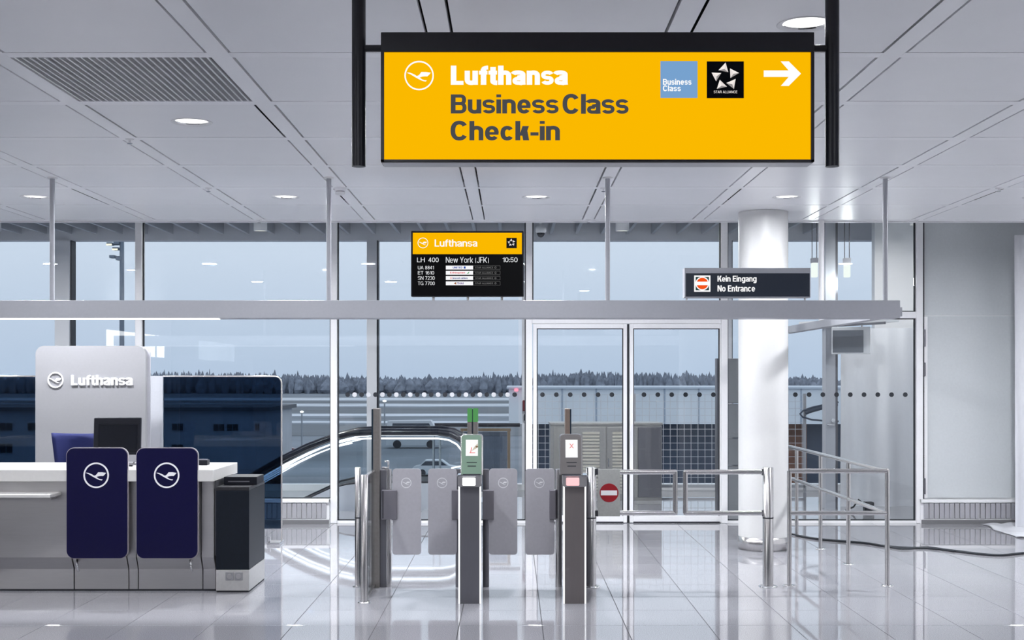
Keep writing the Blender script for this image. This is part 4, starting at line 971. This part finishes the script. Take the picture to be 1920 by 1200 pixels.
# left unit: tall post and housing
gu = thing('gate_end_unit', (X(715, GY), GY, 0), 'leftmost boarding gate housing with tall slim post', 'gate', 'boarding gate units')
part('tall_post', MB().box(X(700, GY), X(712.5, GY), GY - .02, GY + .1, 0, Z(766, GY), .003), M_bsteel, gu)
part('post_glazing', MB().box(X(697, GY), X(700, GY), GY - .02, GY + .1, 0, Z(767, GY)), mat('post_dark', (.02, .03, .045), .2), gu)
part('housing', MB().box(X(712.5, GY), X(727, GY), GY, GY + .12, 0, Z(881, GY), .003), M_dsteel, gu)
part('drum', MB().cyl((X(727, GY), GY + .03, 0), (X(727, GY), GY + .03, Z(880, GY)), .032, 20), M_steel, gu)
part('slot', MB().box(X(718, GY), X(720, GY), GY - .046, GY - .044, Z(971, GY), Z(920, GY)), M_gasket, gu)
part('top_clamp', MB().tube([(X(715, GY), GY + .06, Z(878, GY)), (X(727, GY), GY + .06, Z(878, GY)), (X(727, GY), GY + .06, Z(866, GY)), (X(720, GY), GY + .06, Z(866, GY))], .011, 8), M_chrome, gu)
wing(gu, 736, 790, 762, (1, 1, 1, 1), 716, 745)
def reader_unit(name, p0, p1, label, go):
    u = thing(name, (X((p0 + p1) / 2, FW), FW, 0), label, 'gate', 'boarding gate units')
    x0, x1 = X(p0, FW), X(p1, FW); zt = Z(911, FW)
    part('pillar', MB().box(x0 + .008, x1 - .008, FW, FW + .30, .0, zt, .003), M_dsteel if go else mat('warm_dark_steel', (.20, .18, .18), .4, .7, noise=.02, nscale=60, aniso=(1, 1, .1)), u)
    for xx in (x0 + .004, x1 - .004): part('light_edge', MB().box(xx - .0065, xx + .0065, FW - .003, FW + .012, .0, zt, .002, 1), emat('edge_led', (.95, .97, 1), 1.25), u)
    # housing behind with hinge drums
    rx0, rx1 = X(p0 + 9, GY), X(p1 - 8, GY)
    part('housing', MB().box(rx0, rx1, FW + .30, GY + .12, 0, Z(890, GY), .003), M_dsteel, u)
    # head: collar, sloped reader
    cl_ = part('collar', MB().rplate(x0 - .006, x1 + .006, Z(912.5, FW), Z(893, FW), FW - .03, FW + .16, .02, (0, 0, 1, 1), 5), M_steelf, u)
    part('collar_rim', MB().box(x0 - .010, x1 + .010, FW - .034, FW + .17, Z(893, FW), Z(890, FW), .002, 1), M_chrome, cl_)
    cx = X(p0 + (19.5 if go else 17), FW)
    part('status_light', MB().rplate(cx - .052, cx + .052, Z(910, FW), Z(895, FW), FW - .033, FW - .030, .008), emat('status_go', (1, 1, 1), 1.6) if go else emat('status_stop', (1, .52, .54), 1.25), cl_)
    hx0, hx1 = (X(865, FW), X(902.5, FW)) if go else (X(1051, FW), X(1090, FW))
    z0, z1 = Z(891, FW), Z(816, FW)
    hd = part('reader_head', MB().rplate(hx0 - .006, hx1 + .012, z0 + .002, z1 + .006, FW + .012, FW + .085, .03, (1, 1, 0, 0), 6).shear_y(z0, .16), M_steel, u)
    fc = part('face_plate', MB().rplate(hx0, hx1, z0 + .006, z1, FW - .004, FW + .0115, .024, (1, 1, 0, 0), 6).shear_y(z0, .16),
              mat('green_glow_bezel', (.17, .21, .18), .35, .2, emit=(.07, .26, .14), es=.26) if go else mat('dark_bezel', (.16, .15, .15), .35, .3), hd)  # green LED glow falling on the head, put in as tint and faint emission
    sx0, sx1 = (X(873, FW), X(896, FW)) if go else (X(1060.5, FW), X(1083.5, FW))
    part('display', MB().box(sx0, sx1, FW - .007, FW - .004, Z(855, FW) if go else Z(858, FW), Z(825, FW)).shear_y(z0, .16), M_lit_w, fc)
    b = MB()
    mx = (sx0 + sx1) / 2
    if go:
        b.add([(sx0 + .03, FW - .0078, Z(850, FW)), (sx0 + .075, FW - .0078, Z(850, FW)), (sx0 + .075, FW - .0078, Z(848.6, FW)), (sx0 + .03, FW - .0078, Z(848.6, FW))], [(0, 1, 2, 3)])
        b.add([(sx0 + .036, FW - .0078, Z(849, FW)), (sx0 + .042, FW - .0078, Z(849, FW)), (sx0 + .05, FW - .0078, Z(839, FW)), (sx0 + .044, FW - .0078, Z(839, FW))], [(0, 1, 2, 3)])
    else:
        zc = Z(836.5, FW)
        for q in (1, -1): b.add([(mx - .016, FW - .0078, zc - q * .016), (mx - .012, FW - .0078, zc - q * .019), (mx + .016, FW - .0078, zc + q * .016), (mx + .012, FW - .0078, zc + q * .019)], [(0, 1, 2, 3)])
    b.shear_y(z0, .16); part('display_symbol', b, emat('display_red', (.85, .16, .16), 1.), fc)
    if go:
        b = MB().prism([(sx1 - .028, Z(838, FW)), (sx1 - .004, Z(832, FW)), (sx1 + .001, Z(838, FW)), (sx1 - .012, Z(841, FW)), (sx1 - .05, Z(846, FW))], FW - .0078, FW - .007).shear_y(z0, .16)
        part('display_symbol', b, emat('display_skin', (.62, .55, .45), 1.), fc)
        part('hand_symbol', MB().box(sx1 - .018, sx1 + .0, FW - .0083, FW - .0078, Z(839.3, FW), Z(836.8, FW)).shear_y(z0, .16), emat('display_brown', (.18, .09, .05), 1.), fc)
    for za, zb, k in ((868, 866.6, .9), (875, 873, .75)):
        part('slot', MB().box(mx - .045 * k, mx + .045 * k, FW - .006, FW - .003, Z(za, FW), Z(zb, FW)).shear_y(z0, .16), M_gasket, fc)
    part('lip', MB().box(hx0 + .012, hx1 - .006, FW - .012, FW + .02, z0, z0 + .01), M_gasket, hd)
    return u
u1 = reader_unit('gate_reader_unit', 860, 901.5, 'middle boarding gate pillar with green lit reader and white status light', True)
for a, c in ((876.5, 885), (887, 896)):
    tp_ = part('tall_post', MB().box(X(a, GY), X(c, GY), GY - .02, GY + .1, Z(892, GY), Z(791, GY), .002, 1), M_bsteel, u1)
    part('green_lamp', MB().box(X(a, GY), X(c, GY), GY - .02, GY + .1, Z(790.8, GY), Z(766, GY), .002, 1), emat('green_lamp', (.09, .30, .10), 1.), tp_)
part('post_glazing', MB().box(X(885.3, GY), X(886.7, GY), GY - .02, GY + .1, Z(892, GY), Z(767, GY)), mat('post_dark', (.02, .03, .045), .2), u1)
part('drum', MB().cyl((X(911, GY), GY + .03, 0), (X(911, GY), GY + .03, Z(880, GY)), .028, 20), M_dsteel, u1)
part('drum', MB().cyl((X(860, GY), GY + .03, 0), (X(860, GY), GY + .03, Z(880, GY)), .028, 20), M_dsteel, u1)
wing(u1, 803, 856.5, 829, (1, 1, 1, 1), 847.5, 864)
wing(u1, 917, 970, 943.5, (1, 1, 1, 1), 905, 926)
u2 = reader_unit('gate_reader_unit', 1056.5, 1098.5, 'right boarding gate pillar with dark reader and red status light', False)
tp_ = part('tall_post', MB().box(X(1059.5, GY), X(1068.5, GY), GY - .02, GY + .1, Z(892, GY), Z(766.5, GY), .002, 1), mat('brown_metal', (.26, .20, .17), .4, .6, noise=.05), u2)
part('post_glazing', MB().box(X(1068.5, GY), X(1071, GY), GY - .02, GY + .1, Z(892, GY), Z(767, GY)), mat('post_dark', (.02, .03, .045), .2), tp_)
part('drum', MB().cyl((X(1047.5, GY), GY + .03, 0), (X(1047.5, GY), GY + .03, Z(880, GY)), .030, 20), M_steel, u2)
wing(u2, 985, 1039.5, 1011, (1, 1, 1, 1), 1030, 1042)

# round steel posts
def post(p, d, top, r, label, joint=True):
    x = X(p, d); t = thing('steel_post', (x, d, 0), label, 'post', 'round steel posts')
    zt = Z(top, d)
    part('shaft', MB().lathe([(r, 0.006), (r, zt - .004), (r - .004, zt), (.0005, zt)], x, d, 32), M_steel, t)
    part('flange', MB().lathe([(.0005, .010), (r * 1.55, .010), (r * 1.75, .004), (r * 1.75, 0)], x, d, 32), M_chrome, t)
    if joint: part('joint_ring', MB().lathe([(r + .0008, Z(972, d)), (r + .0008, Z(969.5, d))], x, d, 32), M_gasket, t)
    return t
post(671, 10.96, 876, .026, 'round steel post with joint ring left of the gates')
pB = post(683, 10.18, 890, .030, 'taller looking round steel post nearest the camera at the left gate', False)
gx = X(690, 10.18)
gp = thing('side_glass_panel', (gx - .03, 10.55, 0), 'glass side panel between left steel post and gate housing', 'glass panel')
part('pane', MB().box(gx - .035, gx - .025, 10.24, 10.89, .03, .98), M_glass, gp)
part('top_rail', MB().box(gx - .045, gx - .015, 10.236, 10.905, .98, 1.005, .003), M_steel, gp)
part('bottom_rail', MB().box(gx - .045, gx - .015, 10.236, 10.905, 0.0, .03, .003), M_steel, gp)
post(1108.5, 10.96, 876, .0435, 'round steel post carrying the no entry plate', True)
post(1440, 10.96, 876, .0455, 'round steel post in front of the white column', True)
# swing gates
PY = 10.96; PS = PY / FPX
def tframe(mb, pts, r):
    for a, b_ in zip(pts[:-1], pts[1:]): mb.cyl(a, b_, r, 16)
    for p in pts[1:-1]: mb.lathe([(.0005, p[2] - r), (r * .7, p[2] - r * .7), (r, p[2]), (r * .7, p[2] + r * .7), (.0005, p[2] + r)], p[0], p[1], 14)
    return mb
g1 = thing('swing_gate', (X(1190, PY), PY, .6), 'steel swing gate arm with red no entry plate', 'gate', 'tubular swing gates')
part('frame', tframe(MB(), [(X(1160, PY), PY, Z(885, PY)), (X(1266, PY), PY, Z(885, PY)), (X(1266, PY), PY, Z(962, PY)), (X(1160, PY), PY, Z(962, PY))], .021), M_steel, g1)
pl = part('plate', MB().box(X(1120.5, PY), X(1162, PY), PY - .028, PY - .022, Z(967.5, PY), Z(879, PY), .002, 1), mat('plate_steel', (.52, .53, .51), .4, .6, noise=.05, nscale=60), g1)
part('red_disc', MB().disc(X(1141.5, PY), Z(923.5, PY), 17.6 * PS, PY - .030, PY - .028, 36), mat('no_entry_red', (.30, .006, .014), .4), pl, 'red disc')
part('white_bar', MB().box(X(1126, PY), X(1156.5, PY), PY - .032, PY - .030, Z(928, PY), Z(919, PY)), M_w, pl)
for z in (Z(884, PY), Z(962, PY)): part('hinge', MB().box(X(1116, PY), X(1121, PY), PY - .03, PY + .02, z - .025, z + .025), M_gasket, g1)
g2 = thing('swing_gate', (X(1356, PY), PY, .6), 'steel swing gate arm of plain tubes before the column', 'gate', 'tubular swing gates')
part('frame', tframe(MB(), [(X(1431, PY), PY, Z(885, PY)), (X(1285, PY), PY, Z(885, PY)), (X(1285, PY), PY, Z(962, PY)), (X(1431, PY), PY, Z(962, PY))], .021), M_steel, g2)
for z in (Z(885, PY), Z(962, PY)): part('hinge', MB().box(X(1428, PY), X(1433, PY), PY - .02, PY + .02, z - .027, z + .027), M_chrome, g2)

# corner railing
RY = 11.0; rr_ = .0205
x1_, x2_ = X(1480, RY), X(1663.5, RY); zr1, zr2 = Z(883, RY), Z(962, RY)
rl = thing('corner_railing', (x2_, RY + 1, 0), 'tubular steel railing turning back toward the glass wall', 'railing')
YE = YF - .10
part('top_rail', tframe(MB(), [(x1_, RY, zr1), (x2_, RY, zr1), (x2_, YE, zr1)], rr_), M_steel, rl)
part('mid_rail', tframe(MB(), [(x1_, RY, zr2), (x2_, RY, zr2), (x2_, YE, zr2)], rr_ * .95), M_steel, rl)
for x, y in ((x1_, RY), (x2_, RY), (x2_, 12.27), (x2_, 13.38), (x2_, 14.5)):
    ps_ = part('post', MB().lathe([(rr_ * .98, .004), (rr_ * .98, zr1)], x, y, 20), M_steel, rl)
    part('flange', MB().lathe([(.0005, .008), (.048, .008), (.055, .003), (.055, 0)], x, y, 24), M_chrome, ps_)

# cable on the floor
cp = [(1476, 1001), (1500, 1007), (1530, 1012), (1570, 1016), (1620, 1020), (1660, 1026), (1700, 1029), (1745, 1030), (1790, 1035), (1840, 1041), (1880, 1043), (1930, 1039), (1990, 1046)]
pts = [(X(a, 4296 / (c - 708)), 4296 / (c - 708), .012) for a, c in cp]
def smooth(P, k=5):
    out = []
    for i in range(len(P) - 1):
        p0, p1, p2, p3 = (Vector(P[max(0, i - 1)]), Vector(P[i]), Vector(P[i + 1]), Vector(P[min(len(P) - 1, i + 2)]))
        for j in range(k):
            t = j / k; out.append(.5 * ((2 * p1) + (-p0 + p2) * t + (2 * p0 - 5 * p1 + 4 * p2 - p3) * t * t + (-p0 + 3 * p1 - 3 * p2 + p3) * t ** 3))
    return out + [Vector(P[-1])]
b = MB().tube(smooth(pts), .012, 8)
cp2 = [(1640, 1022), (1690, 1031), (1740, 1028), (1790, 1036)]
b.tube(smooth([(X(a, 4296 / (c - 708)), 4296 / (c - 708), .012) for a, c in cp2]), .009, 8)
solo('power_cable', b, mat('cable_black', (.012, .016, .024), .5, noise=.1), 'black power cable lying across the floor by the railing', 'cable', (pts[6][0], pts[6][1], 0))

# plastic sheets at the right edge
solo('plastic_sheet', wavy(MB(), X(1901, 15.2), 6.5, 15.2, 0, 3.48, .03, 14, 30, 40, seed=9), M_pcurt, 'white plastic sheet hanging at the right frame edge', 'plastic sheet', (6.2, 15.2, 0))
b = MB(); rr2 = random.Random(3); N_ = 18
def qp(u, v):
    a = Vector((5.72, 15.62, 0)); b_ = Vector((6.45, 15.62, 0)); c = Vector((6.45, 13.9, 0)); d = Vector((5.62, 14.3, 0))
    p = (a * (1 - u) + b_ * u) * (1 - v) + (d * (1 - u) + c * u) * v
    p.z = .006 + .022 * abs(math.sin(u * 9 + v * 4) * math.sin(v * 7 - u * 3)) * (1 if 0 < u else .4); p.x += .03 * math.sin(v * 9) * (1 - u); return p
vs = [qp(i / N_, j / N_) for j in range(N_ + 1) for i in range(N_ + 1)]
fs = [(j * (N_ + 1) + i, j * (N_ + 1) + i + 1, (j + 1) * (N_ + 1) + i + 1, (j + 1) * (N_ + 1) + i) for j in range(N_) for i in range(N_)]
b.add(vs, fs, True); b.add([(p.x, p.y, .001) for p in vs], fs)
solo('floor_sheet', b, M_sheet, 'crumpled white plastic sheet lying on the floor at the right', 'plastic sheet', (6, 14.8, 0))

# ------------------------------------------------------------------ OUTSIDE
GZ = -6.0
def gd(py): return (EYE - GZ) * FPX / (py - 708.0)       # depth of a ground point
og = solo('ground', MB().box(-900, 900, 21, 1500, GZ - 1, GZ), mat('winter_apron', (.20, .23, .27), .8, noise=.35, nscale=.05), 'grey winter apron outside the terminal', 'ground', (0, 100, GZ), kind='structure')
sn = mat('snow_band', (.62, .66, .72), .9, noise=.2, nscale=.05)
dk = mat('wet_asphalt_band', (.10, .12, .145), .6, noise=.2, nscale=.05)
for i, (a, c, mm, nm, lab) in enumerate(((746, 751, sn, 'snow_band', 'farthest pale snow band below the tree line'), (757, 762, sn, 'snow_band', 'second pale snow band across the airfield'), (751.5, 756.5, dk, 'asphalt_band', 'dark taxiway strip between the far snow bands'),
                              (776, 780.5, sn, 'snow_band', 'third pale snow band across the airfield'), (764, 775, dk, 'asphalt_band', 'wide dark runway strip in mid distance'), (790, 793.5, sn, 'snow_band', 'nearest narrow snow band across the airfield'),
                              (796, 818, dk, 'asphalt_band', 'dark apron strip nearest the terminal'))):
    solo(nm, MB().box(-gd(a) * .6, gd(a) * .6, gd(c), gd(a), GZ, GZ + .05), mm, lab, 'airfield', (0, gd(c), GZ), kind='structure')
# bare winter wood on the horizon, distance haze mixed into its colour
tl = MB(); rt = random.Random(12)
def blob(mb, x, y, z0, h, w):
    n = 6; rings = [(0.0, .55), (.25, 1.0), (.55, .9), (.8, .55), (1.0, .08)]
    vs = []
    for t, r in rings:
        for k in range(n):
            a = 2 * PI * k / n + rt.uniform(-.2, .2); q = w * r * rt.uniform(.75, 1.2)
            vs.append((x + q * math.cos(a), y + q * math.sin(a) * .7, z0 + h * t * rt.uniform(.96, 1.04)))
    mb.add(vs, [(j * n + k, j * n + (k + 1) % n, (j + 1) * n + (k + 1) % n, (j + 1) * n + k) for j in range(4) for k in range(n)])
for i in range(2600):
    x = rt.uniform(-340, 340); y = 620 + rt.uniform(0, 60)
    hh = rt.uniform(6.5, 9.6) + 1.2 * math.sin(x * .03) + (1.5 if rt.random() < .06 else 0)
    blob(tl, x, y, GZ, hh, rt.uniform(.7, 2.2) * (1.6 if hh < 8 else 1))
solo('tree_line', tl, mat('hazed_wood', (.26, .29, .35), .95, noise=.3, nscale=.4), 'dusky wood of bare trees along the horizon', 'trees', (0, 640, GZ), kind='stuff')
# office building seen through the tinted screen
bd = 115.0
ob = thing('office_building', (-36, bd, GZ), 'low pale office building with dark windows beyond the tinted screen', 'building')
bx0, bx1 = X(-140, bd), X(497, bd); bz1 = Z(771, bd)
part('wall', MB().box(bx0, bx1, bd, bd + 14, GZ, bz1), mat('pale_render', (.52, .55, .60), .8, noise=.08, nscale=.4), ob)
part('roof', MB().box(bx0 - .4, bx1 + .4, bd - .5, bd + 14.5, bz1, bz1 + .35), mat('roof_grey', (.12, .13, .15), .7, noise=.1), ob)
wg = mat('dark_window', (.02, .025, .035), .15); wfm = mat('window_frame_white', (.5, .52, .55), .5)
for p0, p1, q0, q1 in ((322, 345, 793, 808), (400, 422, 794, 809), (425, 448, 794, 809), (478, 488, 793, 808), (322, 345, 832, 846), (0, 25, 792, 808), (52, 74, 792, 808), (0, 25, 831, 850), (380, 402, 832, 846), (452, 474, 832, 846)):
    f = part('window', MB().box(X(p0, bd), X(p1, bd), bd - .12, bd + .02, Z(q1, bd), Z(q0, bd)), wfm, ob)
    m_ = (p0 + p1) / 2
    for a, c in ((p0 + 1.2, m_ - .6), (m_ + .6, p1 - 1.2)): part('window_pane', MB().box(X(a, bd), X(c, bd), bd - .16, bd - .121, Z(q1 - 1.2, bd), Z(q0 + 1.2, bd)), wg, f)
part('annex', MB().box(X(380, bd - 6), X(480, bd - 6), bd - 6, bd - .2, GZ, Z(826, bd - 6)), mat('pale_render', (.52, .55, .60)), ob)
# pale pier building on the right
pd = 60.0; pbx0 = X(954, pd)
pb_ = thing('pier_building', (12, pd, GZ), 'long pale airport pier building behind the sliding doors', 'building')
part('fascia', MB().box(pbx0, 34, pd, pd + 10, Z(795, pd), Z(727, pd)), mat('pier_cladding', (.80, .84, .88), .6, noise=.04, nscale=.6), pb_)
part('lower_wall', MB().box(pbx0 + .8, 34, pd + 1.5, pd + 10, GZ, Z(795, pd)), mat('pier_dark', (.05, .07, .11), .5, noise=.2, nscale=.4), pb_)
pj = MB().box(-.035, .035, pd - .03, pd + .05, Z(795, pd), Z(728, pd)).mesh('joint', mat('pier_joint', (.40, .46, .55), .6))
for i in range(22): piece('joint', pj, pb_, (pbx0 + .9 + 1.6 * i, 0, 0))
part('cornice', MB().box(pbx0 - .1, 34.1, pd - .15, pd + 10.1, Z(728.5, pd), Z(725.5, pd)), mat('pier_cornice', (.62, .68, .76), .6), pb_)
part('brick_bay', MB().box(X(1478, pd), X(1525, pd), pd + 1.3, pd + 1.6, GZ, Z(796, pd)), mat('brick_red', (.20, .09, .055), .8, noise=.3, nscale=3), pb_)
part('warning_lamp', MB().lathe([(.0005, Z(728, pd)), (.08, Z(729, pd)), (.1, Z(731, pd)), (.08, Z(733, pd)), (.0005, Z(734, pd))], X(968, pd - .3), pd - .3, 10), emat('warning_red', (1, .15, .2), 3), pb_)
# floodlight mast
fmd = 95.0; fx = X(228.5, fmd)
ml = thing('floodlight_mast', (fx, fmd, GZ), 'tall grey floodlight mast rising behind the left windows', 'lamp mast')
part('pole', MB().cyl((fx, fmd, GZ), (fx, fmd, Z(452, fmd)), .2, 12, .16), mat('mast_grey', (.16, .20, .26), .6, noise=.1), ml)
for i, (p, q) in enumerate(((207, 458), (220, 456), (218, 467), (212, 482), (224, 486))):
    hd_ = part('floodlight', MB().box(X(p - 5, fmd), X(p + 5, fmd), fmd - .3, fmd + .3, Z(q + 2, fmd), Z(q - 3, fmd)), mat('mast_grey', (.16, .20, .26)), ml)
    part('arm', MB().cyl((X(p, fmd), fmd, Z(q, fmd)), (fx, fmd, Z(q, fmd)), .08, 6), mat('mast_grey', (.16, .20, .26)), hd_)
    if i in (0, 2): part('lamp_glass', MB().box(X(p - 5, fmd), X(p + 5, fmd), fmd - .36, fmd - .31, Z(q + 3, fmd), Z(q, fmd)), emat('flood_warm', (1, .85, .6), 1.6), hd_)
# street lamps
for p, q, base, lab in ((721, 752, 800, 'small lit street lamp seen above the escalator'), (566, 772, 862, 'small lit street lamp left of the escalator post')):
    d_ = gd(base); xx = X(p, d_)
    t = thing('street_lamp', (xx, d_, GZ), lab, 'street lamp', 'lit lamps on the apron road')
    part('pole', MB().cyl((xx, d_, GZ), (xx, d_, Z(q, d_)), .0012 * d_ * .5, 8), mat('lamp_pole', (.35, .38, .42), .5), t)
    part('lantern', MB().lathe([(.0005, Z(q + 2, d_)), (d_ * .0014, Z(q + 1, d_)), (d_ * .0014, Z(q - 1, d_)), (.0005, Z(q - 2.2, d_))], xx, d_, 10), emat('street_glow', (1, .98, .9), 3), t)
# cars
def car(p, base, wpx, colr, label, van=False):
    d_ = gd(base); k = d_ / FPX; L = wpx * k; xx = X(p, d_); h = L * (.34 if not van else .5)
    t = thing('parked_car', (xx, d_, GZ), label, 'car', 'vehicles on the apron road')
    r = L * .075
    if van: body = [(-.5, .12), (-.5, .5), (-.47, .98), (.3, 1.0), (.42, .6), (.5, .5), (.5, .12)]
    else: body = [(-.5, .2), (-.5, .55), (-.46, .62), (-.36, .66), (-.24, 1.0), (.12, 1.0), (.27, .66), (.46, .58), (.5, .45), (.5, .2)]
    P = lambda q: [(xx + a * L, GZ + b_ * h) for a, b_ in q]
    part('body', MB().prism(list(reversed(P(body))), d_, d_ + L * .4), mat('car_%s' % label[:12], colr, .3, coat=.5), t)
    win = [(-.40, .55), (-.38, .9), (.27, .9), (.36, .58)] if van else [(-.33, .68), (-.23, .94), (.11, .94), (.23, .68)]
    part('side_window', MB().prism(list(reversed(P(win))), d_ - .02, d_), mat('car_glass', (.05, .06, .08), .1), t)
    for a in (-.3, .3): part('wheel', MB().cyl((xx + a * L, d_ - .03, GZ + r), (xx + a * L, d_ + .25, GZ + r), r, 16), M_gasket, t)
car(818, 893, 88, (.75, .77, .80), 'white estate car seen between the gate wings')
car(776, 841, 105, (.60, .63, .67), 'pale grey van parked above the left gate wing', True)
car(534, 850, 44, (.18, .03, .05), 'dark red car beside the tinted screen')
